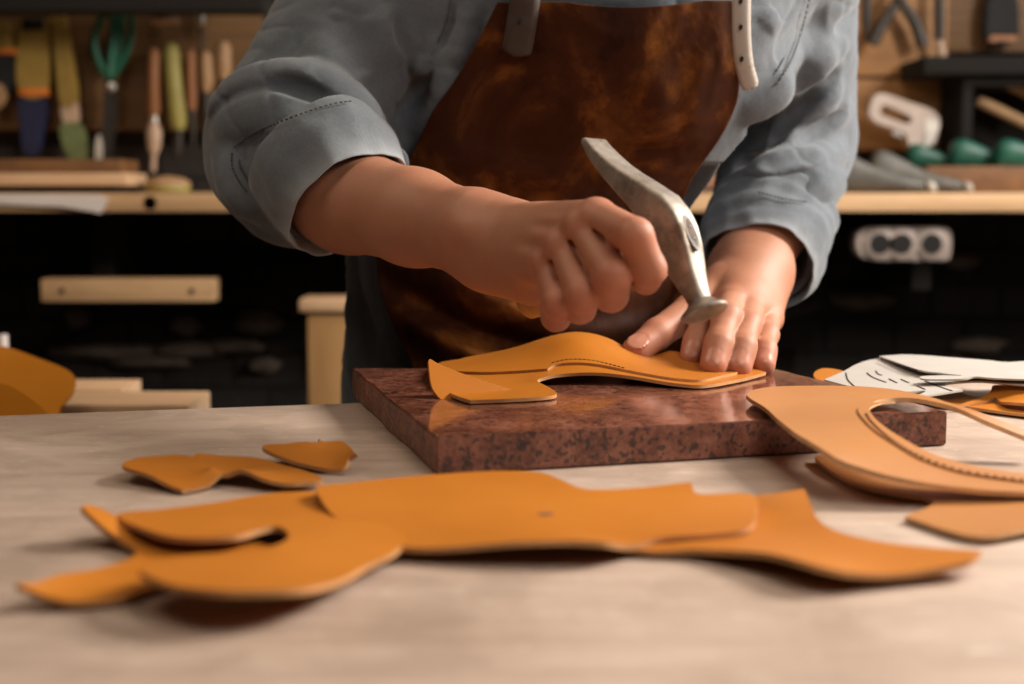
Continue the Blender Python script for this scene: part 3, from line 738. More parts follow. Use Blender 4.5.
# left hand (at the right of the picture), fingertips on the leather
FL = Field((.06, .94, .905), (.30, 1.26, 1.07), .00105)
FL.add(cone(lerp(ELR, WRR, .45), lerp(ELR, WRR, .72), .0400, .0350), .01); FL.add(cone(lerp(ELR, WRR, .72), WRR, .0350, .0290, (-.3, -.45, .85), .86), .012)
LJ = {
 'index':  [at(709, 307, 1.083), at(703, 321, 1.040), at(697, 341, 1.022), at(692.5, 357, 1.013)],
 'middle': [at(732, 304, 1.064), at(727, 317, 1.014), at(719, 344, .991), at(714, 365, .981)],
 'ring':   [at(751, 309, 1.066), at(747.5, 325, 1.018), at(742.5, 347, .994), at(738.5, 366, .984)],
 'little': [at(768, 319, 1.078), at(766.5, 335, 1.036), at(764.5, 350, 1.012), at(763.5, 364, 1.002)]}
LR = {'index': (.0115, .0094, .0090, .0084), 'middle': (.0120, .0102, .0097, .0090), 'ring': (.0113, .0095, .0092, .0085), 'little': (.0103, .0083, .0079, .0073)}
LC = {'index': at(735, 276, 1.135), 'middle': at(746, 272, 1.130), 'ring': at(757, 274, 1.130), 'little': at(766, 280, 1.134)}
FL.add(cone(WRR, at(748, 272, 1.112), .029, .022, (0, -.3, 1), .85), .014)
for k in LJ: FL.add(cone(LC[k], LJ[k][0], .0165, LR[k][0] * 1.06), .018)
FL.add(cone(at(740, 285, 1.115), at(742, 300, 1.085), .018, .016), .014)
TJ = [at(722, 288, 1.100), at(690, 312, 1.066), at(657, 334, 1.036), at(636, 351, 1.020)]
chain(FL, TJ, (.0165, .0130, .0112, .0106), .016, TJ[0], .004)
FL.add(cone(TJ[0], LJ['index'][0] + Vector((0, .01, -.012)), .014, .009), .014)                           # web of the thumb
NAILS = []
for k in LJ:
    J, R = LJ[k], LR[k]
    bd = (J[3] - J[2]).normalized(); side = bd.cross(Vector((0, -.35, 1))).normalized(); dn = side.cross(bd).normalized()
    if dn.z < 0: dn = -dn
    pad = cone(lerp(J[2], J[3], .6) - dn * .0015, J[3] - dn * .0012, R[3] * .95, R[3] * .93)
    chain(FL, J, R, .008, J[0], .006, [], [pad])
    nc = lerp(J[2], J[3], .88) + dn * R[3] * .90
    NAILS.append((nc, bd, side, dn, R[3] * .70, R[3] * .88))
    for jj, q in ((J[1], R[1]), (J[2], R[2])):
        d0 = (J[2] - J[1]).normalized() if jj is J[1] else bd
        nn = side.cross(d0).normalized(); nn = nn if nn.z > 0 else -nn
        for o_ in (-.0032, -.0006, .0020):
            c0 = jj + d0 * o_ + nn * q * 1.0
            FL.bump([c0 - side * .005 - nn * .0015, c0, c0 + side * .005 - nn * .0015], .0011, -.00055)
bd = (TJ[3] - TJ[2]).normalized(); dn = Vector((-.30, -.80, .50)); side = bd.cross(dn).normalized(); dn = side.cross(bd).normalized(); dn = dn if dn.y < 0 else -dn
NAILS.append((lerp(TJ[2], TJ[3], .98) + dn * .0093, bd, side, dn, .0078, .0090))
for nc, bd, side, dn, rw, rl in NAILS:
    FL.bump([nc - bd * rl * .9 - side * rw * .8, nc - bd * rl * 1.15, nc - bd * rl * .9 + side * rw * .8], .0013, .0006)
    FL.add(ell(nc - dn * .0004, [side, bd, dn], (rw, rl, .0012)), .0006)
for a, b in (('index', 'middle'), ('middle', 'ring'), ('ring', 'little')):
    m = lerp(LJ[a][0], LJ[b][0], .5); FL.bump([m + Vector((0, -.004, .008)), lerp(m, LC[a], .2) + Vector((0, 0, .010))], .0045, -.0003)

# hidden trunk, upper arms, neck and head in one coarser field
FB = Field((-.32, .88, .70), (.36, 1.46, 1.62), .006)
torso(FB, -.022)
FB.add(cone(SHL, ELS, .052, .036), .02); FB.add(cone(SHR, ELR, .052, .044), .02)
FB.add(cone(ELS, lerp(ELS, WRL, .2), .036, .036), .02); FB.add(cone(ELR, lerp(ELR, WRR, .55), .043, .038), .02)
HC = NECK + Vector((.0, -.075, .125))
FB.add(cone(NECK - Vector((0, -.01, .05)), HC + Vector((0, .03, -.03)), .062, .056), .03)
FB.add(ell(HC + Vector((0, .015, .02)), [(1, 0, 0), (0, 1, .5), (0, -.5, 1)], (.076, .098, .088)), .02)
FB.add(cone(HC + Vector((0, -.045, -.045)), HC + Vector((0, -.06, -.085)), .052, .034), .03)
FB.add(cone(HC + Vector((0, -.098, -.020)), HC + Vector((0, -.118, -.052)), .010, .014), .012)             # nose
for sx in (-1, 1):
    FB.add(ell(HC + Vector((sx * .078, .02, -.012)), [(1, 0, 0), (0, 1, 0), (0, 0, 1)], (.010, .022, .032)), .008)
    FB.bump([HC + Vector((sx * .020, -.092, -.014)), HC + Vector((sx * .044, -.080, -.016))], .012, -.006)
FB.bump([HC + Vector((-.022, -.100, -.082)), HC + Vector((.022, -.100, -.082))], .007, -.004)
pr, qr = FR.mesh(); pl, ql = FL.mesh(); pb, qb = FB.mesh()
P, Q = join([(pr, qr), (pl, ql), (pb, qb)])
me, P = npmesh('person', P, Q, 1)
red = np.zeros(len(P)); nail = np.zeros(len(P))
def blob(c, r, a):
    global red
    red = np.maximum(red, a * np.exp(-np.sum((P - np.array(c)) ** 2, axis=1) / r ** 2))
for J in RJ.values():
    blob(J[0], .013, .75); blob(J[1], .013, .85); blob(J[2], .011, .7); blob(J[3], .012, .8)
for J in LJ.values():
    blob(J[0], .011, .4); blob(J[1], .011, .65); blob(J[3], .012, .9); blob(J[2], .009, .45)
blob(TJ[3], .016, .9); blob(TJ[2], .013, .6); blob(TJ[1], .014, .5)
for nc, bd, side, dn, rw, rl in NAILS:
    d = P - np.array(nc); q = (d @ np.array(side) / rw) ** 2 + (d @ np.array(bd) / rl) ** 2; z = np.abs(d @ np.array(dn))
    nail = np.maximum(nail, np.clip((1.0 - q) * 4, 0, 1) * (z < .004))
attr(me, 'red', red); attr(me, 'nail', nail)
person = put('person', me, M['skin'])
tag(person, 'person in a grey-blue shirt and brown leather apron bent over the bench hammering leather', 'person')

# ------------------------------------------------------------------ shirt
FT = Field((-.25, .98, .74), (.36, 1.42, 1.36), .004); torso(FT, 0.0, True)                             # smooth trunk that the apron hangs on
FS = Field((-.29, .93, .84), (.345, 1.42, 1.30), .0023)
torso(FS, 0.0)
CUL, CUR = at(349, 203, 1.020), at(757, 268, 1.155)
FS.add(cone(SHL, ELL, .076, .066), .03); FS.add(cone(ELL, CUL, .062, .051), .02); FS.add(cone(at(270, 162, 1.12), at(288, 192, 1.09), .040, .036), .03)
FS.add(cone(SHR, lerp(SHR, ELR, .5), .074, .067), .03); FS.add(cone(lerp(SHR, ELR, .5), ELR, .067, .061), .006); FS.add(cone(ELR, CUR, .061, .043), .006)
FS.add(cone(NECK - Vector((0, 0, .10)), NECK - Vector((0, 0, .0)), .080, .062), .03)
dL = (at(392, 260, .985) - CUL).normalized(); dR = (WRR - ELR).normalized()
FS.cut(CUL - dL * .012, dL, .085); FS.cut(CUR - dR * .012, dR, .075)
FS.add(cone(CUL - dL * .045, CUL + dL * .02, .0425, .0425), .002, True); FS.add(cone(CUR - dR * .045, CUR + dR * .02, .0385, .0385), .002, True)
def fold(pxs, r, amp, F=None, taper=True):
    F = F or FS
    pts = [F.hit(x, y) for x, y in crom([(float(a), float(b)) for a, b in pxs], 4, False)]
    pts = [p for p in pts if p is not None]
    if len(pts) > 1: F.bump(pts, r, amp * 1.5, taper)
def hits(pxs, lift=0.0):
    out = []
    for x, y in crom([(float(a), float(b)) for a, b in pxs], 4, False):
        p = FS.hit(x, y)
        if p is not None: out.append(p + FS.normal(p) * lift)
    return out
def roll(pxs, r, sink, k=.014):
    P = hits(pxs, -sink)
    for i, (a, b) in enumerate(zip(P, P[1:])):
        t0, t1 = i / max(1, len(P) - 1), (i + 1) / max(1, len(P) - 1); w = lambda t: r * (.55 + .45 * math.sin(math.pi * t))
        FS.add(cone(a, b, w(t0), w(t1)), k)
def groove(pxs, r, lift=0.0, k=.0075):
    P = hits(pxs, lift)
    for i, (a, b) in enumerate(zip(P, P[1:])):
        t0, t1 = i / max(1, len(P) - 1), (i + 1) / max(1, len(P) - 1); w = lambda t: r * (.25 + .75 * math.sin(math.pi * t))
        FS.add(cone(a, b, w(t0), w(t1)), k, True)
# broad swellings first
for f in [
    ([(300, 40), (335, 60), (362, 90)], .022, .006), ([(370, 10), (392, 40), (408, 62)], .014, .006), ([(336, 10), (352, 45), (362, 75)], .014, -.006), ([(250, 60), (290, 50), (320, 20)], .02, -.005),
    ([(424, 84), (410, 108), (385, 134), (365, 144)], .012, -.008), ([(455, 70), (440, 105), (418, 140)], .014, .006), ([(470, 10), (464, 40), (456, 64)], .008, .006), ([(484, 10), (476, 40), (466, 72)], .006, -.006),
    ([(214, 150), (226, 180), (246, 205), (262, 215)], .010, .005),
    ([(776, 60), (800, 40), (830, 20)], .014, -.007), ([(770, 84), (800, 66), (830, 44)], .012, .007), ([(748, 165), (752, 140), (762, 118)], .012, -.007), ([(815, 130), (832, 118), (848, 112)], .012, .006), ([(764, 30), (775, 12)], .010, .006),
    ([(364, 258), (374, 290), (392, 330), (404, 362)], .008, .012), ([(356, 262), (362, 300), (372, 350)], .007, -.010), ([(348, 300), (350, 340), (352, 380)], .006, .005)]: fold(*f)
# sleeve at the left of the picture
roll([(216, 112), (240, 92), (272, 84), (305, 85), (335, 95), (366, 118), (392, 150)], 0.0175, .0075)
groove([(206, 124), (224, 108), (244, 99), (273, 97), (300, 98), (323, 105), (350, 120), (378, 142), (398, 160)], 0.0062, .001)
roll([(222, 134), (246, 118), (280, 110), (316, 114), (345, 128)], 0.0135, .0075)
groove([(272, 80), (290, 84), (306, 91), (322, 97)], 0.0043, .001); groove([(262, 172), (268, 158), (274, 146), (282, 134)], 0.0046, .001); groove([(240, 158), (243, 172), (252, 188)], 0.0041, .001)
roll([(228, 160), (236, 186), (250, 204)], 0.0121, .007); roll([(266, 160), (280, 142), (296, 128)], 0.0095, .005)
groove([(412, 56), (411, 66), (415, 75), (423, 78), (430, 73)], 0.0046, .0005, .003); roll([(416, 60), (420, 67), (425, 62)], 0.0061, .001, .004)
groove([(456, -4), (452, 20), (444, 42), (433, 62)], 0.003, .0008, .002)
groove([(424, 79), (412, 98), (396, 116)], 0.0049, .001); groove([(398, 18), (404, 38), (412, 54)], 0.0038, .001)
# sleeve at the right of the picture
groove([(748, 128), (774, 109), (800, 91), (826, 70), (848, 54)], 0.0062, .0008); roll([(752, 112), (780, 94), (808, 76), (838, 52)], 0.0121, .0065)
roll([(782, 152), (790, 138), (803, 120), (818, 104), (832, 90)], 0.0115, .0055); groove([(770, 146), (780, 128), (793, 110), (808, 98)], 0.0068, .001); groove([(794, 152), (810, 138), (828, 124), (848, 114)], 0.0065, .001)
roll([(752, 174), (775, 168), (808, 164), (842, 150)], 0.0115, .0058); groove([(746, 188), (782, 181), (812, 178), (848, 167)], 0.0057, .0008); groove([(716, 187), (738, 184), (764, 188)], 0.0057, .001)
roll([(812, 190), (832, 184), (850, 184)], 0.0108, .0055); groove([(765, 164), (790, 158), (815, 152)], 0.0047, .001); groove([(838, 30), (850, 22), (858, 14)], 0.0054, .001)
groove([(776, 40), (786, 24), (797, 2), (802, -8)], 0.003, .0008, .002); groove([(800, 110), (815, 92), (836, 76)], 0.0041, .001)
p, q = FS.mesh()
nz = np.array([noise.fractal(Vector(v) * 26, 1.0, 2.0, 3) for v in p])
me, P2 = npmesh('shirt', p, q, 2)
nr = np.zeros(len(P2) * 3, dtype=np.float32); me.vertices.foreach_get('normal', nr); nr = nr.reshape(-1, 3)
cr = np.array([max(0.0, 1 - 5.5 * abs(noise.noise(Vector((v[0] * 15, v[1] * 11, v[2] * 24)) + noise.noise_vector(Vector(v) * 9) * .9))) for v in P2])
P2 = P2 + nr * (nz * .0009 - cr ** 2 * .0011)[:, None]
me.vertices.foreach_set('co', P2.astype(np.float32).ravel()); attr(me, 'worn', np.zeros(len(P2)))
shirt = put('shirt', me, M['shirt'], person)

def cuff(name, axis, org, prof, skew, phi0, seed, squash=1.0, hint=Vector((0, 0, 1)), point=0.0):
    """rolled sleeve end: profile of (s along the arm, radius); s moves with the angle so that the rim slants"""
    d, s_, u = frame(axis, hint); n = 96; rings = []; me = None
    for i, (s, r, wn) in enumerate(prof):
        rg = []
        for k in range(n):
            a = 2 * math.pi * k / n; c = math.cos(a - phi0)
            dirv = s_ * math.cos(a) + u * math.sin(a) * squash
            wob = noise.noise(Vector((math.cos(a) * 1.6, math.sin(a) * 1.6, s * 22 + seed))) * .0052 + noise.noise(Vector((math.cos(a) * 4, math.sin(a) * 4, s * 60 + seed + 5))) * .0016
            pt = point * max(0.0, -c) ** 6
            rg.append(org + d * (s + skew * c - pt * .1) + dirv * (r + wob + pt))
        rings.append(rg)
    V = np.array([[tuple(v) for v in rg] for rg in rings]).reshape(-1, 3)
    Q = np.array([(i * n + k, i * n + (k + 1) % n, (i + 1) * n + (k + 1) % n, (i + 1) * n + k) for i in range(len(rings) - 1) for k in range(n)])
    me, _ = npmesh(name, V, Q); attr(me, 'worn', np.repeat([x[2] for x in prof], n))
    o = put(name, me, M['shirt'], shirt)
    sd = o.modifiers.new('round', 'SUBSURF'); sd.levels = 1; sd.render_levels = 2
    return o
cuff('rolled_cuff', dL, CUL, [(-.060, .047, 0), (-.058, .0525, 0), (-.054, .0545, 0), (-.047, .0555, 0), (-.038, .0555, 0), (-.026, .0550, .0), (-.015, .0525, .1), (-.004, .0500, .35), (0, .0488, .6), (.0005, .0472, .6), (-.004, .0456, .3), (-.02, .0450, 0), (-.04, .0450, 0)], .004, math.radians(70), 1.3, point=.006)
cuff('rolled_cuff', dR, CUR, [(-.080, .050, 0), (-.076, .0560, 0), (-.072, .0572, 0), (-.064, .0535, 0), (-.055, .0568, 0), (-.047, .0525, .0), (-.036, .0550, 0), (-.024, .0515, .0), (-.014, .0520, .05), (-.006, .0490, .25), (0, .0475, .5), (.0005, .0460, .5), (-.004, .0446, .2), (-.02, .0440, 0), (-.04, .0440, 0)], .006, math.radians(80), 7.7)
from mathutils.bvhtree import BVHTree
CUFFS = []
for o in shirt.children:
    if o.name.startswith('rolled_cuff'): CUFFS.append(BVHTree.FromPolygons([v.co[:] for v in o.data.vertices], [tuple(f.vertices) for f in o.data.polygons]))
def cloth_hit(x, y):
    p = FS.hit(x, y)
    for t in CUFFS:
        q = t.ray_cast(CAM, ray(x, y).normalized())[0]
        if q is not None and (p is None or (q - CAM).length < (p - CAM).length): p = q
    return p
def seam(pxs, n, wdt):
    pts = [cloth_hit(x, y) for x, y in crom([(float(a), float(b)) for a, b in pxs], 6, False)]; pts = [p for p in pts if p is not None]
    bm = bmesh.new(); L = [0]
    for a, b in zip(pts, pts[1:]): L.append(L[-1] + (b - a).length)
    for k in range(n):
        s = L[-1] * (k + .5) / n; i = min(max(j for j in range(len(L)) if L[j] <= s), len(pts) - 2)
        p = pts[i].lerp(pts[i + 1], (s - L[i]) / max(L[i + 1] - L[i], 1e-9)); dd = (pts[i + 1] - pts[i]).normalized(); vw = (CAM - p).normalized(); sd = dd.cross(vw).normalized(); nn = sd.cross(dd)
        for e in (-1, 1): box(bm, p + sd * wdt * e + nn * .0004, (L[-1] / n * .62, .0012, .0012), Matrix((dd, sd, nn)).transposed(), .0003)
    return bmput('seam_stitching', bm, M['stitch'], shirt)
seam([(455, 0), (452, 20), (444, 40), (434, 60)], 24, .0035)
seam([(236, 152), (252, 141), (267, 133), (299, 120), (333, 109), (352, 106)], 34, .0035)
seam([(236, 152), (236, 166), (243, 180), (250, 190)], 12, .0028)
seam([(772, 84), (784, 66), (794, 42), (802, 14), (806, -4)], 22, .003)
seam([(757, 195), (775, 200), (790, 203), (806, 205)], 14, .0026)

# trousers below the bench
FJ = Field((-.22, 1.02, .02), (.28, 1.46, .98), .009)
FJ.add(cone((.03, 1.24, .90), (.03, 1.24, .80), .168, .165, YA, .74), .03)
for sx in (-1, 1):
    FJ.add(cone((.03 + sx * .085, 1.24, .80), (.03 + sx * .10, 1.22, .46), .092, .068), .03); FJ.add(cone((.03 + sx * .10, 1.22, .46), (.03 + sx * .11, 1.26, .06), .068, .058), .02)
p, q = FJ.mesh(); me, _ = npmesh('trousers', p, q, 1); attr(me, 'worn', np.zeros(len(p))); put('trousers', me, M['trousers'], person)
for sx in (-1, 1):
    FO = Field((.03 + sx * .11 - .08, 1.0, -.01), (.03 + sx * .11 + .08, 1.40, .14), .005)
    FO.add(cone((.03 + sx * .11, 1.28, .05), (.03 + sx * .12, 1.09, .036), .048, .036), .02); FO.cut((.03 + sx * .11, 1.2, .0), (0, 0, -1), .3)
    p, q = FO.mesh(); me, _ = npmesh('shoe', p, q, 1); put('shoe', me, M['black'], person)
FHH = Field(HC - Vector((.12, .13, .10)), HC + Vector((.12, .16, .17)), .004)
FHH.add(ell(HC + Vector((0, .028, .032)), [(1, 0, 0), (0, 1, .5), (0, -.5, 1)], (.083, .102, .092)), .01); FHH.add(ell(HC + Vector((0, -.10, -.05)), [(1, 0, 0), (0, 1, 0), (0, 0, 1)], (.075, .06, .085)), .02, True)
p, q = FHH.mesh(); me, _ = npmesh('hair', p, q, 1); put('hair', me, M['hair'], person)

# ------------------------------------------------------------------ apron
AL = [(497, 2), (484, 28), (470, 54), (452, 84), (434, 108), (418, 140), (403, 170), (386, 215), (376, 252), (380, 290), (392, 326), (410, 362), (420, 400), (426, 450), (430, 520)]
AR = [(733, 0), (737, 30), (740, 62), (739, 96), (730, 122), (716, 146), (700, 168), (688, 190), (682, 214), (680, 240), (682, 280), (686, 320), (690, 360), (694, 420), (698, 520)]
aL = crom([(float(a), float(b)) for a, b in AL], 7, False); aR = crom([(float(a), float(b)) for a, b in AR], 7, False)
nu, nv = 84, len(aL)
YS = np.zeros((nv, nu)); XZ = np.zeros((nv, nu, 2)); GP = np.zeros((nv, nu, 2)); ok = np.zeros((nv, nu), bool)
for i in range(nv):
    for j in range(nu):
        t = j / (nu - 1); px = aL[i][0] * (1 - t) + aR[i][0] * t; py = aL[i][1] * (1 - t) + aR[i][1] * t
        if i == 0 or True: py += 6 * math.sin(math.pi * min(1, max(0, (t - .28) / .6))) * max(0, 1 - i / 9.0)   # scooped bib top
        GP[i, j] = (px, py)
Ys = np.arange(.98, 1.34, .003)
for i in range(nv):
    D = np.array([tuple(ray(*GP[i, j])) for j in range(nu)])
    Pt = np.array(CAM)[None, None] + D[:, None, :] * (Ys[None, :] / D[:, 1:2])[..., None]
    v = FT.sample(Pt)
    for j in range(nu):
        k = np.nonzero(v[j] < .004)[0]
        if len(k): YS[i, j] = Ys[k[0]]; ok[i, j] = True
for i in range(nv):
    js = np.nonzero(ok[i])[0]
    if len(js): YS[i] = np.interp(np.arange(nu), js, YS[i, js])
    else: YS[i] = YS[i - 1]
for it in range(14):
    Z = np.pad(YS, 1, mode='edge'); YS = np.minimum(YS, .25 * (Z[2:, 1:-1] + Z[:-2, 1:-1] + Z[1:-1, 2:] + Z[1:-1, :-2]))
YS -= .007 + .014 * np.clip((GP[..., 1] - 225) / 60, 0, 1)
YS0 = YS + .014 * np.clip((GP[..., 1] - 225) / 60, 0, 1) + .002
def crease(pxs, r, amp):
    """pushes the apron (in metres towards the viewer side of the room) along a line on it"""
    global YS
    C = np.array(crom([(float(a), float(b)) for a, b in pxs], 6, False)); best = np.full((nv, nu), 1e9); bt = np.zeros((nv, nu))
    for k, (a, b) in enumerate(zip(C, C[1:])):
        ba = b - a; t = np.clip(((GP - a) @ ba) / (ba @ ba), 0, 1); d = np.sum((GP - a - t[..., None] * ba) ** 2, axis=2)
        m = d < best; best = np.where(m, d, best); bt = np.where(m, (k + t) / (len(C) - 1), bt)
    YS = YS - amp * np.exp(-best / r ** 2) * np.sqrt(np.clip(np.sin(np.pi * np.clip(bt, .03, .97)), 0, 1))
for c in [([(376, 275), (420, 300), (460, 322), (520, 345), (580, 352)], 11, -.014), ([(395, 258), (440, 275), (500, 305), (560, 322), (640, 318)], 16, .009), ([(385, 310), (430, 335), (480, 358), (540, 366)], 13, .012),
          ([(520, 342), (560, 336), (620, 332), (676, 322)], 10, .003), ([(560, 324), (610, 318), (670, 300)], 10, -.004), ([(640, 60), (660, 100), (655, 150)], 26, .006), ([(560, 190), (620, 170), (680, 150)], 16, -.006), ([(450, 150), (520, 175), (600, 185)], 18, .005),
          ([(690, 130), (700, 90), (712, 40)], 12, .005), ([(660, 300), (672, 330), (676, 370)], 9, .008)]: crease(*c)
YS = np.minimum(YS, YS0)
V = np.array([[tuple(at(GP[i, j, 0], GP[i, j, 1], YS[i, j])) for j in range(nu)] for i in range(nv)]).reshape(-1, 3)
Q = np.array([(i * nu + j, i * nu + j + 1, (i + 1) * nu + j + 1, (i + 1) * nu + j) for i in range(nv - 1) for j in range(nu - 1)])
me = bpy.data.meshes.new('apron'); me.from_pydata([tuple(v) for v in V], [], [tuple(int(x) for x in f) for f in Q])
bm = bmesh.new(); bm.from_mesh(me)
for f in bm.faces:
    f.normal_update()
    if f.normal.y > 0: f.normal_flip()
bm.to_mesh(me); bm.free()
apron = put('apron', me, [M['apron'], M['apron_edge']], person)
m = apron.modifiers.new('thickness', 'SOLIDIFY'); m.thickness = .0028; m.offset = -1; m.material_offset_rim = 1
m = apron.modifiers.new('round', 'SUBSURF'); m.levels = 1; m.render_levels = 1
def apron_y(px, py):
    k = np.argmin(np.sum((GP.reshape(-1, 2) - (px, py)) ** 2, axis=1)); return YS.reshape(-1)[k]
def strap(center, half, mat, label, holes):
    C = crom([tuple(map(float, c)) for c in center], 6, False); rows = []
    for i, c in enumerate(C):
        a, b = C[max(i - 1, 0)], C[min(i + 1, len(C) - 1)]; d = (b - a) / np.linalg.norm(b - a); nrm = np.array([-d[1], d[0]])
        rem = np.linalg.norm(C[-1] - c) * (1 if half < 10 else 1.8); hw = half * (max(0.0, 1 - ((half - rem) / half) ** 3) ** (1 / 3) if rem < half else 1); hw = max(hw, .5)
        rows.append([at(*(c + nrm * hw * s), apron_y(*c) - .0045 - .0012 * (1 - s * s)) for s in (-1, -.5, 0, .5, 1)])
    bm = bmesh.new(); vv = [[bm.verts.new(p) for p in r] for r in rows]
    for r, t in zip(vv, vv[1:]):
        for k in range(4): bm.faces.new((r[k], r[k + 1], t[k + 1], t[k]))
    for f in bm.faces:
        f.normal_update()
        if f.normal.y > 0: f.normal_flip()
    me = bpy.data.meshes.new('strap'); bm.to_mesh(me); bm.free()
    o = put('strap', me, [mat, mat], apron); o['label'] = label
    s = o.modifiers.new('thickness', 'SOLIDIFY'); s.thickness = .003; s.offset = 1
    for h in holes:
        p = at(h[0], h[1], apron_y(*h) - .0108); bm = bmesh.new(); lathe(bm, p, (0, 1, 0), [(.0013, 0), (.0013, .004)], 12, 1.5); bmput('strap_hole', bm, M['black'], o)
strap([(741, -25), (741, 0), (741, 30), (742.5, 55), (745.5, 72), (750, 87)], 8.2, M['strap'], 'pale leather strap end with punched holes', [(741, 1), (741, 27), (742, 59)])
strap([(527, -25), (525, 0), (521, 28), (516, 55)], 14.5, M['strap_brown'], 'brown leather strap end with a punched hole', [(520, 21)])

# ------------------------------------------------------------------ back of the workshop
YF = 2.02                                      # front of the long shelf
def quad(x0, y0, x1, y1, Y, depth, mat, name, parent=None, bev=.002):
    a, b = at(x0, y0, Y), at(x1, y1, Y); bm = bmesh.new()
    box(bm, ((a.x + b.x) / 2, Y + depth / 2, (a.z + b.z) / 2), (abs(b.x - a.x), depth, abs(a.z - b.z)), None, bev)
    return bmput(name, bm, mat, parent)
def outline(pxs, Y, depth, mat, name, parent=None, bev=.002, n=5):
    P = [at(q[0], q[1], Y) for q in (crom(pxs, n) if n else pxs)]; bm = bmesh.new(); prism(bm, P, (0, depth, 0), bev)
    return bmput(name, bm, mat, parent)
def rod(pts, rad, mat, name, parent=None, seg=14, flat=1.0):
    bm = bmesh.new(); tube(bm, pts, rad, seg, True, flat, Vector((0, 1, 0))); return bmput(name, bm, mat, parent)
shz = at(0, 193, YF).z
a, b = at(-420, 193, YF), at(1444, 212, YF)
shelf = empty('wall_shelf', (0, YF + .2, b.z), 'long pale pine shelf board running along the dark back wall', 'shelf')
bm = bmesh.new(); box(bm, (0.0, (YF + YW) / 2, (a.z + b.z) / 2), (b.x - a.x, YW - YF, a.z - b.z), None, .003); bmput('board', bm, M['shelf_wood'], shelf)
for x in (-.62, .0, .62):
    bm = bmesh.new(); box(bm, (x, YF + .26, b.z - .06), (.03, .26, .12), None, .003); bmput('bracket', bm, M['dark_wood'], shelf)
bm = bmesh.new(); c = at(150, 203, YF); lathe(bm, c + Vector((0, .001, 0)), (0, -1, 0), [(.012, 0), (.010, .001)], 16); bmput('knot', bm, M['brown_tool'], shelf)

# tool board at the left
PW = YW - .05
def wall_panel(x0, y0, x1, y1, mat, name, label):
    o = quad(x0, y0, x1, y1, PW, .05, mat, name); return tag(o, label, 'panel')
wall_panel(-120, 13, 262, 130, M['panel_wood'], 'tool_panel', 'brown plywood tool panel behind the hanging brush and scissors')
wall_panel(852, -40, 947, 76, M['panel_light'], 'tool_panel', 'orange-brown plywood panel behind the hanging pliers')
wall_panel(852, 79, 946, 150, M['panel_light'], 'tool_panel', 'orange-brown plywood panel behind the white staple gun')
wall_panel(949, -40, 1130, 52, M['panel_wood'], 'tool_panel', 'brown plywood panel behind the dark tapered tool, above the little dark shelf')
YT = PW - .035
def tool(name, px, py, label, cat, group=None): return empty(name, at(px, py, YT), label, cat, group)
# yellow-handled knife at the very edge
t = tool('putty_knife', 6, 70, 'hanging tool with ochre block, orange ring and black grip, at the edge of the view', 'knife')
quad(-8, 22, 12, 50, YT, .02, M['yellow'], 'block', t, .004); quad(-8, 48, 17, 54, YT - .003, .026, M['orange'], 'ring', t); outline([(-8, 55), (14, 55), (15, 78), (9, 92), (-8, 95)], YT, .02, M['black'], 'grip', t, .003); outline([(-6, 84), (3, 86), (5, 98), (-2, 108), (-8, 106)], YT - .004, .012, M['tan_tool'], 'tip', t)
t = tool('flat_brush', 32, 90, 'flat brush with wide ochre handle and dark blue bristles hanging on the tool panel', 'brush')
outline([(20, 20), (44, 20), (47, 32), (46, 92), (18, 92), (17, 32)], YT, .022, M['yellow'], 'handle', t, .004, 4); quad(18, 88, 47, 96, YT - .002, .026, M['orange'], 'ferrule', t); outline([(18, 96), (45, 96), (42, 130), (36, 155), (22, 152), (19, 125)], YT + .002, .018, M['navy'], 'bristles', t, .003, 4); quad(21, 18, 44, 30, YT - .002, .024, M['black'], 'cap', t)
t = tool('scraper', 68, 90, 'long ochre-handled scraper with a green lower end, beside the scissors', 'scraper')
outline([(50, 12), (62, 10), (66, 30), (76, 100), (60, 104), (54, 60)], YT, .022, M['yellow'], 'handle', t, .004, 4); outline([(60, 102), (75, 99), (77, 124), (63, 126)], YT + .002, .016, M['pinkish'], 'ferrule', t, .003, 3); outline([(58, 126), (78, 122), (88, 156), (68, 160)], YT, .02, M['sage'], 'blade_cover', t, .003, 3)
t = tool('scissors', 111, 87, 'scissors with large green handle loops hanging blades down', 'scissors')
for s, L in ((-1, [(109, 78), (98, 60), (94, 40), (100, 22), (106, 12), (113, 20), (112, 45), (110, 62)]), (1, [(110, 78), (121, 62), (129, 45), (132, 25), (128, 12), (121, 12), (121, 35), (116, 55)])):
    P = [at(x, y, YT + .004 * s) for x, y in crom([tuple(map(float, q)) for q in L], 5)]; P.append(P[0]); rod(P, .0062, M['green'], 'handle_loop', t, 10)
outline([(105, 82), (116, 82), (112, 120), (104, 160), (99, 158), (103, 115)], YT - .004, .005, M['dark_steel'], 'blade', t, .001, 3); outline([(108, 82), (117, 84), (116, 125), (110, 158), (106, 156), (108, 120)], YT + .003, .005, M['dark_steel'], 'blade', t, .001, 3)
outline([(96, 138), (100, 136), (102, 158), (95, 160)], YT - .008, .006, M['last_toe'], 'tip_guard', t, .001, 3)
bm = bmesh.new(); lathe(bm, at(111, 87, YT - .006), (0, -1, 0), [(.008, 0), (.008, .004), (.005, .006)], 16); bmput('pivot_screw', bm, M['bright_steel'], t)
def handtool(name, label, cat, pieces, group=None):
    """pieces: (part name, material, [(px, py, half width in px)...])"""
    x, y, _ = pieces[0][2][0]; t = tool(name, x, y, label, cat, group)
    for pn, mt, pr in pieces:
        k = YT / FPX; rod([at(a, b, YT) for a, b, _ in pr], [max(c * k, .0006) for *_, c in pr], mt, pn, t)
    return t
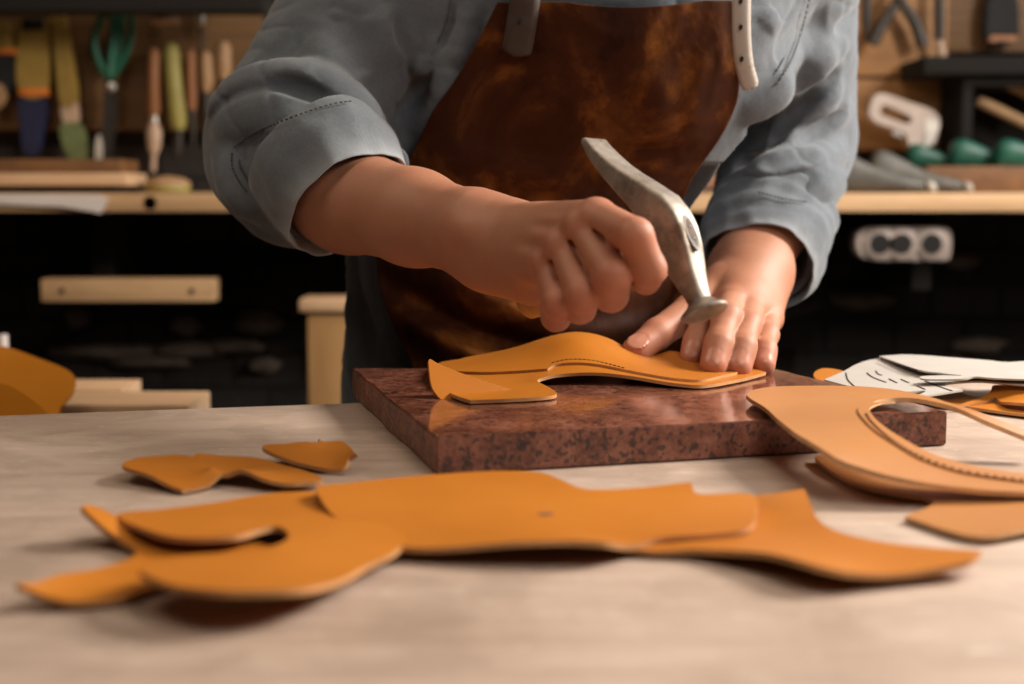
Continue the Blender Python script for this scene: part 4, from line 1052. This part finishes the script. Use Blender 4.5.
handtool('awl', 'brown-handled awl with an orange bulb and thin shank hanging above the round tin', 'awl', [('handle', M['brown_tool'], [(154, 48, 3), (154, 54, 6), (154, 85, 5.5), (154, 112, 6.5), (154, 116, 4)]), ('ferrule', M['bright_steel'], [(154, 116, 4.5), (154, 122, 4.5)]), ('bulb', M['pinkish'], [(154, 121, 4), (154, 132, 8), (154, 146, 7), (154, 154, 4)]), ('shank', M['pinkish'], [(154, 152, 3), (153, 172, 2.5)])])
handtool('file', 'tool with a long yellow-green handle hanging beside the brown awl', 'file', [('handle', M['olive'], [(170, 44, 5), (171, 50, 8), (174, 85, 8.5), (178, 120, 9), (179, 130, 6)]), ('shank', M['dark_steel'], [(179, 128, 4), (178, 145, 5), (177, 158, 2)])])
handtool('chisel', 'slim brown-handled chisel between the yellow-green handle and the tan one', 'chisel', [('handle', M['brown_tool'], [(191, 50, 3), (191, 58, 5), (192, 95, 5), (192, 110, 4)]), ('blade', M['dark_steel'], [(192, 108, 3), (193, 140, 3.5), (193, 150, 1)])])
handtool('chisel', 'tan-handled chisel with a dark blade, the third handle before the sleeve', 'chisel', [('handle', M['tan_tool'], [(205, 52, 4), (206, 58, 7), (207, 82, 6.5), (206, 92, 4)]), ('blade', M['dark_steel'], [(206, 90, 4), (207, 130, 5), (207, 150, 4)])])
handtool('gouge', 'short tan-handled gouge hanging closest to the grey sleeve', 'gouge', [('handle', M['tan_tool'], [(223, 42, 5), (223, 48, 8), (224, 70, 7.5), (224, 80, 4)]), ('blade', M['dark_steel'], [(224, 78, 4), (225, 115, 5), (225, 130, 3)])])
# metal things at the top of the panel
t = tool('oil_can', 165, 18, 'small pale metal funnel-shaped can hanging upside down above the awl', 'can')
bm = bmesh.new(); lathe(bm, at(165, 24, YT - .01), (0, 0, 1), [(.020, 0), (.024, .004), (.018, .014), (.008, .024), (.005, .06)], 20); bmput('body', bm, M['pinkish'], t)
rod([at(165, 4, YT - .01), at(166, -30, YT - .01)], .004, M['bright_steel'], 'spout', t)
t = tool('screwdriver', 201, 18, 'thin tool with a pale metal collar above the brown handles', 'screwdriver')
bm = bmesh.new(); lathe(bm, at(201, 26, YT), (0, 0, 1), [(.004, 0), (.0075, .006), (.007, .022), (.004, .028)], 16); bmput('collar', bm, M['bright_steel'], t); rod([at(201, 26, YT), at(202, 48, YT)], .003, M['dark_steel'], 'shank', t); rod([at(201, 8, YT), at(201, -30, YT)], .008, M['black'], 'grip', t)
o = quad(-120, -30, 262, 11, YW - .20, .06, M['dark_wood'], 'upper_shelf'); tag(o, 'black upper shelf board above the tool panel', 'shelf')

# things standing on the shelf at the left
YS2 = YF + .03
o = quad(-90, 186, 118, 192.8, YS2 + .01, .12, M['dark_wood'], 'wood_plank'); tag(o, 'thin dark board lowest in the small stack of boards on the shelf', 'plank')  # dark strip added where only a shaded gap lies under the planks
o = quad(-90, 173, 126, 185.7, YS2, .12, M['board_wood'], 'wood_plank'); tag(o, 'thick pale plank lying in the stack on the shelf, between brown and dark boards', 'plank')
o = quad(-90, 159, 121, 172.6, YS2 + .012, .10, M['brown_cover'], 'wood_plank'); tag(o, 'brown board on top of the pale plank on the shelf', 'plank')
A0 = [(-90, 194.2), (-20, 194.2), (60, 194.4), (100, 195), (108, 199), (100, 214), (92, 212), (60, 207), (-20, 204), (-90, 203)]
P = [at(x, y, YF - .006) for x, y in A0]; bm = bmesh.new(); prism(bm, P, (0, .005, 0), .0008); o = bmput('paper_sheet', bm, M['paper']); tag(o, 'curling white sheet of paper hanging over the shelf front below the plank', 'paper')
t = empty('round_tin', at(168, 192, YF + .10), 'low round yellowish tin with a rounded lid standing on the shelf below the awl', 'tin')
bm = bmesh.new(); c = at(168, 191.6, YF + .10); c.z = shz + .0005; lathe(bm, c, (0, 0, 1), [(.030, 0), (.033, .003), (.033, .010)], 28); bmput('body', bm, M['olive'], t)
bm = bmesh.new(); lathe(bm, c + Vector((0, 0, .0102)), (0, 0, 1), [(.034, 0), (.033, .005), (.024, .011), (.010, .014), (.002, .0145)], 28); bmput('lid', bm, M['tan_tool'], t)
# seen through the gap under the arm
c0, c1 = at(704, 140, YF + .06), at(735, 192.6, YF + .06)
t = empty('paper_roll', at(718, 192, YF + .06), 'pinkish paper roll on the shelf seen through the gap beside the apron', 'paper roll')
P = [at(700, 189, YF + .08), at(730, 160, YF + .12)]; P[0].z = shz + .034; P[1].z = shz + .074; rod(P, .032, M['pink_paper'], 'roll', t, 24); rod([P[0] - (P[1] - P[0]) * .02, P[1] + (P[1] - P[0]) * .02], .012, M['brown_tool'], 'core', t)

# lower wall, left
t = empty('coat_rail', at(127, 291, YW - .02), 'pale wooden batten fixed to the dark wall below the shelf', 'batten')
quad(40, 279, 214, 302, 2.06, .04, M['shelf_wood'], 'batten', t, .003)
for x in (62, 192):
    bm = bmesh.new(); lathe(bm, at(x, 291, 2.0598), (0, -1, 0), [(.004, 0), (.004, .001), (.003, .002)], 14); bmput('screw', bm, M['dark_steel'], t)
for x in (75, 180): quad(x - 8, 283, x + 8, 299, 2.10, YW - 2.10, M['dark_wood'], 'arm', t)
for (x, y, l) in ((138, 240, 'upper small brass hook on the dark wall above the wooden batten'), (140, 268, 'lower small brass hook just above the wooden batten')):
    bm = bmesh.new(); p = at(x, y, YW - .03); lathe(bm, p + Vector((0, .03, 0)), (0, -1, 0), [(.014, 0), (.014, .004), (.006, .006), (.006, .022), (.012, .026), (.010, .034)], 16); o = bmput('wall_hook', bm, M['pinkish']); tag(o, l, 'hook', 'wall hooks')
t = empty('storage_post', at(328, 420, 2.0), 'short pale pine post with a whitish top standing behind the shirt tail', 'post')
p0, p1 = at(307, 312, 2.0), at(352, 312, 2.0); zt = p0.z
bm = bmesh.new(); box(bm, ((p0.x + p1.x) / 2, 2.035, zt / 2), (p1.x - p0.x, .07, zt), None, .003); bmput('post', bm, M['pine_v'], t)
bm = bmesh.new(); q0, q1 = at(299, 311, 1.995), at(356, 298, 1.995); box(bm, ((q0.x + q1.x) / 2, 2.035, zt + .0095), (q1.x - q0.x, .085, .018), None, .003); bmput('cap', bm, M['board_wood'], t)
# rough stones sticking out of the wall
ST = [(110, 352, 60, 7), (185, 350, 40, 8), (235, 346, 30, 7), (258, 322, 24, 13), (185, 325, 16, 10), (150, 362, 40, 6), (265, 365, 16, 8), (78, 318, 12, 9), (860, 300, 30, 10), (980, 345, 26, 8), (960, 260, 20, 8)]
for i, (x, y, hw, hh_) in enumerate(ST):
    c = at(x, y, YW - .005); k = YW / FPX; bm = bmesh.new(); bmesh.ops.create_icosphere(bm, subdivisions=3, radius=1)
    for v in bm.verts:
        n_ = 1 + .28 * noise.noise(v.co * 1.7 + Vector((i * 3.1, 0, 0))) + .10 * noise.noise(v.co * 5 + Vector((0, i * 2.3, 0)))
        v.co = Vector((v.co.x * hw * k * n_, v.co.y * .022 * n_, v.co.z * hh_ * k * n_)) + c
    o = bmput('trim_%d' % (i + 1), bm, M['stone']); tag(o, kind='structure')

# side bench behind, with boards and leather
Zb = .785
sb = empty('side_bench', (-.62, 1.42, 0), 'low dark side bench behind the workbench carrying boards and a leather roll', 'bench')
bm = bmesh.new(); box(bm, (-.62, 1.42, Zb - .02), (.86, .40, .04), None, .003); bmput('top', bm, M['dark_wood'], sb)
for sx in (-.4, .4):
    for sy in (-.17, .17):
        bm = bmesh.new(); box(bm, (-.62 + sx, 1.42 + sy, (Zb - .04) / 2), (.05, .05, Zb - .04), None, .003); bmput('leg', bm, M['dark_wood'], sb)
def plank(x0, x1, yt, Y, zb, dep, mat, label):
    p, q = at(x0, yt, Y), at(x1, yt, Y); bm = bmesh.new(); box(bm, ((p.x + q.x) / 2, Y + dep / 2, (p.z + zb) / 2), (q.x - p.x, dep, p.z - zb), None, .002); o = bmput('wood_board', bm, mat); return tag(o, label, 'board', 'boards on the side bench')
plank(40, 189, 405, 1.40, Zb + .0005, .10, M['board_wood'], 'lower pale wooden board behind the bench edge, reaching farther towards the post')
plank(20, 122, 389, 1.505, Zb + .0005, .08, M['board_wood'], 'taller pale wooden block behind the bench edge beside the leather sheet')
# leather hide standing behind the bench edge
def lean(pxs, y0, k):
    out = []
    for x, y in crom([tuple(map(float, q)) for q in pxs], 4):
        d = ray(x, y); t = (Zb - CAM.z - (y0 - CAM.y) * -0 - y0 / k) / (d.z - d.y / k); p = CAM + d * t
        out.append(p if p.z > Zb + .001 else Vector((d.x / d.y * y0, y0, Zb + .001)))
    return out
for pts, y0, lab in (([(-60, 342), (-20, 343), (4, 346), (36, 357), (66, 369), (75, 379), (72, 394), (60, 408), (48, 425), (-60, 432)], 1.31, 'large orange leather sheet leaning back behind the left end of the bench'),
                     ([(-60, 380), (0, 383), (20, 391), (38, 404), (50, 418), (40, 436), (-60, 436)], 1.25, 'smaller orange leather sheet leaning in front of the large one')):
    P = lean(pts, y0, .8 if y0 > 1.3 else .45); bm = bmesh.new(); prism(bm, P, (0, .0024, -.0018), .0005); o = bmput('leather_hide', bm, M['hide']); tag(o, lab, 'leather sheet')
bm = bmesh.new(); c = at(3, 352, 1.62); lathe(bm, Vector((c.x, c.y, Zb)), (0, 0, 1), [(.012, 0), (.012, .06), (.006, .075), (.006, c.z - Zb + .02)], 14); o = bmput('glue_bottle', bm, M['paper']); tag(o, 'thin whitish bottle neck rising just behind the leaning leather sheet', 'bottle')

# things at the right
t = tool('pliers', 897, 0, 'dark pliers hanging with open handles on the orange-brown panel', 'pliers')
for L in ([(902, -25), (898, -4), (893, 8), (882, 25), (872, 44)], [(892, -25), (898, -4), (907, 10), (916, 25), (923, 46)]):
    P = [at(x, y, YT) for x, y in crom([tuple(map(float, q)) for q in L], 4, False)]; rod(P, [.006 + .005 * k / len(P) for k in range(len(P))], M['dark_steel'], 'handle', t)
bm = bmesh.new(); lathe(bm, at(898, -4, YT - .006), (0, -1, 0), [(.010, 0), (.010, .006), (.006, .008)], 16); bmput('pivot', bm, M['dark_steel'], t)
handtool('rasp', 'dark upright rasp hanging to the right of the pliers', 'rasp', [('blade', M['dark_steel'], [(939, -30, 5), (939, 20, 5.5), (939, 40, 5)]), ('tang', M['pinkish'], [(939, 39, 3), (941, 52, 5), (942, 57, 3)])])
handtool('round_file', 'dark narrow file hanging at the left border of the orange-brown panel', 'file', [('blade', M['dark_steel'], [(866, -30, 5), (866, 20, 5), (866, 32, 3)]), ('tang', M['dark_steel'], [(866, 31, 2), (866, 42, 1)])])
t = tool('wide_brush', 1003, 20, 'dark tapered brush hanging above the little dark shelf', 'brush')
outline([(994, -25), (1012, -25), (1020, 38), (985, 38)], YT, .024, M['black'], 'bristles', t, .003, 2); outline([(990, 34), (1018, 34), (1018, 42), (988, 42)], YT - .002, .028, M['brown_tool'], 'ferrule', t, .002, 0)
o = quad(925, 56, 1130, 74, YW - .19, .19, M['dark_wood'], 'small_shelf'); tag(o, 'short dark shelf board above the dark cubby', 'shelf')
t = empty('cubby', at(1035, 150, YW - .1), 'dark open cubby box standing on the shelf behind the green lasts', 'box')
zc = at(0, 82, YW - .10).z - .012
p, q = at(958, 190, YW - .16), at(1120, 190, YW - .16)
for nm, c, s in (('side', (p.x + .008, YW - .09, (shz + zc) / 2), (.016, .16, zc - shz)), ('side', (q.x - .008, YW - .09, (shz + zc) / 2), (.016, .16, zc - shz)), ('back', ((p.x + q.x) / 2, YW - .012, (shz + zc) / 2), (q.x - p.x - .034, .012, zc - shz - .002)), ('top', ((p.x + q.x) / 2, YW - .09, zc + .009), (q.x - p.x, .16, .016))):
    bm = bmesh.new(); box(bm, c, s, None, .001); bmput(nm, bm, M['dark_wood'], t)
for i, (x, y, l) in enumerate(((985, 112, 'brownish wooden stick lying slantwise in the dark cubby, the lower one'), (1000, 88, 'brownish wooden stick lying slantwise in the dark cubby, the upper one'))):
    P = [at(x - 8, y - 12, YW - .12), at(x + 46, y + 14, YW - .12)]; t2 = tag(rod(P, .009, M['tan_tool'], 'wooden_stick'), l, 'stick')
# staple gun leaning on the panel
YG = YF + .26
t = empty('staple_gun', at(905, 140, YG), 'off-white staple gun with an open D-shaped handle leaning on the panel', 'staple gun')
out_ = [(876, 95), (886, 94), (915, 104), (932, 110), (940, 122), (934, 140), (922, 150), (910, 146), (904, 132), (880, 124), (870, 116), (871, 104)]
inn = [(884, 105), (900, 111), (912, 118), (908, 124), (892, 119), (881, 114)]
def ring_plate(pxo, pxi, Y, depth, mat, name, parent):
    o_ = [Vector((q[0], q[1])) for q in crom([tuple(map(float, q)) for q in pxo], 4)]; i_ = [Vector((q[0], q[1])) for q in crom([tuple(map(float, q)) for q in pxi], 4)]
    V = o_ + i_; no = len(o_); E_ = [(k, (k + 1) % no) for k in range(no)] + [(no + k, no + (k + 1) % len(i_)) for k in range(len(i_))]
    r = geometry.delaunay_2d_cdt(V, E_, [], 2, 1e-5); bm = bmesh.new(); vv = [bm.verts.new(at(v.x, v.y, Y)) for v in r[0]]
    def inside(p, poly):
        c = False
        for a, b in zip(poly, poly[1:] + poly[:1]):
            if (a.y > p.y) != (b.y > p.y) and p.x < (b.x - a.x) * (p.y - a.y) / (b.y - a.y) + a.x: c = not c
        return c
    for tr in r[2]:
        m_ = sum((r[0][k] for k in tr), Vector((0, 0))) / len(tr)
        if inside(m_, o_) and not inside(m_, i_): bm.faces.new([vv[k] for k in tr])
    bmesh.ops.dissolve_limit(bm, angle_limit=.01, verts=bm.verts[:], edges=bm.edges[:])
    g = bmesh.ops.extrude_face_region(bm, geom=bm.faces[:]); bmesh.ops.translate(bm, vec=(0, depth, 0), verts=[x for x in g['geom'] if isinstance(x, bmesh.types.BMVert)])
    return bmput(name, bm, mat, parent)
ring_plate(out_, inn, YG, .022, M['offwhite'], 'body', t)
outline([(926, 118), (940, 122), (936, 142), (922, 150)], YG - .003, .028, M['bright_steel'], 'nose', t, .002, 0); outline([(896, 126), (906, 132), (902, 138), (892, 134)], YG + .004, .014, M['bright_steel'], 'trigger', t, .002, 0)
# shoe lasts
def last(x0, x1, yt, Y, zb, mat, toe, label, flip, name='shoe_last', lift=0.0):
    """a foot-shaped last lying on its sole, heel at x0, toe at x1"""
    p, q = at(x0, 190, Y), at(x1, 190, Y); L = q.x - p.x; H = at(0, yt, Y).z - zb
    t = empty(name, (p.x, Y, zb), label, 'shoe last', 'shoe lasts on the shelf')
    S = [(0, .50, .50, .26), (.03, .90, .55, .40), (.10, 1.0, .55, .46), (.20, .93, .52, .46), (.32, .76, .47, .46), (.44, .60, .39, .50), (.56, .48, .31, .60), (.68, .38, .24, .68), (.80, .32, .19, .66), (.90, .27, .16, .54)]
    def body(secs, nm, mt):
        bm = bmesh.new(); rings = []
        for u, top, mid, wd in secs:
            rg = []
            for k in range(20):
                th = 2 * math.pi * k / 20; cx, sz = math.cos(th), math.sin(th)
                hz = top * H
                rg.append(bm.verts.new((p.x + u * L, Y + wd * .085 * .5 * math.copysign(abs(cx) ** .8, cx), zb + .0006 + hz * .5 + hz * .5 * math.copysign(abs(sz) ** .75, sz))))
            rings.append(rg)
        for a, b in zip(rings, rings[1:]):
            for k in range(20): bm.faces.new((a[k], a[(k + 1) % 20], b[(k + 1) % 20], b[k]))
        bm.faces.new(rings[0][::-1]); bm.faces.new(rings[-1]); o = bmput(nm, bm, mt, t); m = o.modifiers.new('round', 'SUBSURF'); m.levels = 1; m.render_levels = 1
    body(S, 'last_body', mat); body([(.90, .27, .16, .54), (.96, .25, .12, .42), (.99, .18, .1, .26), (1.0, .12, .06, .12)], 'toe_cap', toe)
    return t
last(815, 936, 146, YF + .036, shz, M['grey_last'], M['last_toe'], 'grey plastic shoe last with pale toe on the shelf, nearest the sleeve', 0)
last(868, 972, 149, YF + .098, shz, M['grey_last'], M['last_toe'], 'second grey shoe last with pale toe, just behind the first', 0)
last(905, 985, 143, YF + .205, shz + .036, M['teal'], M['teal'], 'green shoe last farthest back, under the staple gun nose', 0)
last(948, 1042, 138, YF + .178, shz + .036, M['teal'], M['teal'], 'bright green shoe last on the brown board in front of the dark cubby', 0)
last(993, 1100, 138, YF + .143, shz + .036, M['teal'], M['teal'], 'green shoe last cut by the edge of the view', 0)
o = quad(927, 166, 1140, 192.8, YF + .131, .095, M['brown_cover'], 'wood_block'); tag(o, 'low brown board under the green shoe lasts', 'board')
# socket strip under the shelf
t = empty('socket_strip', at(903, 245, 2.06), 'pale socket strip with dark round outlets fixed below the shelf', 'socket strip')
outline([(866, 228), (900, 227), (940, 227), (951, 232), (951, 256), (942, 261), (900, 261), (872, 261), (858, 254), (856, 238)], 2.06, .035, M['socket'], 'housing', t, .006, 3)
for x in (880, 902, 932):
    bm = bmesh.new(); lathe(bm, at(x, 244, 2.0598), (0, -1, 0), [(.022, 0), (.024, .003), (.020, .005)], 20); s = bmput('outlet', bm, M['socket'], t)
    bm = bmesh.new(); lathe(bm, at(x, 244, 2.0546), (0, -1, 0), [(.015, 0), (.014, .001)], 18); bmput('recess', bm, M['black'], s)
quad(868, 234, 940, 255, 2.094, YW - 2.094, M['dark_wood'], 'mounting_block', t)
# dark cable along the wall under the shelf
P = [at(x, y, YW - .015) for x, y in crom([(-80., 288.), (60., 275.), (200., 270.), (300., 262.), (360., 255.), (420., 258.)], 8, False)]
tag(rod(P, .007, M['black'], 'wall_cable'), 'black cable sagging along the dark wall below the shelf', 'cable')
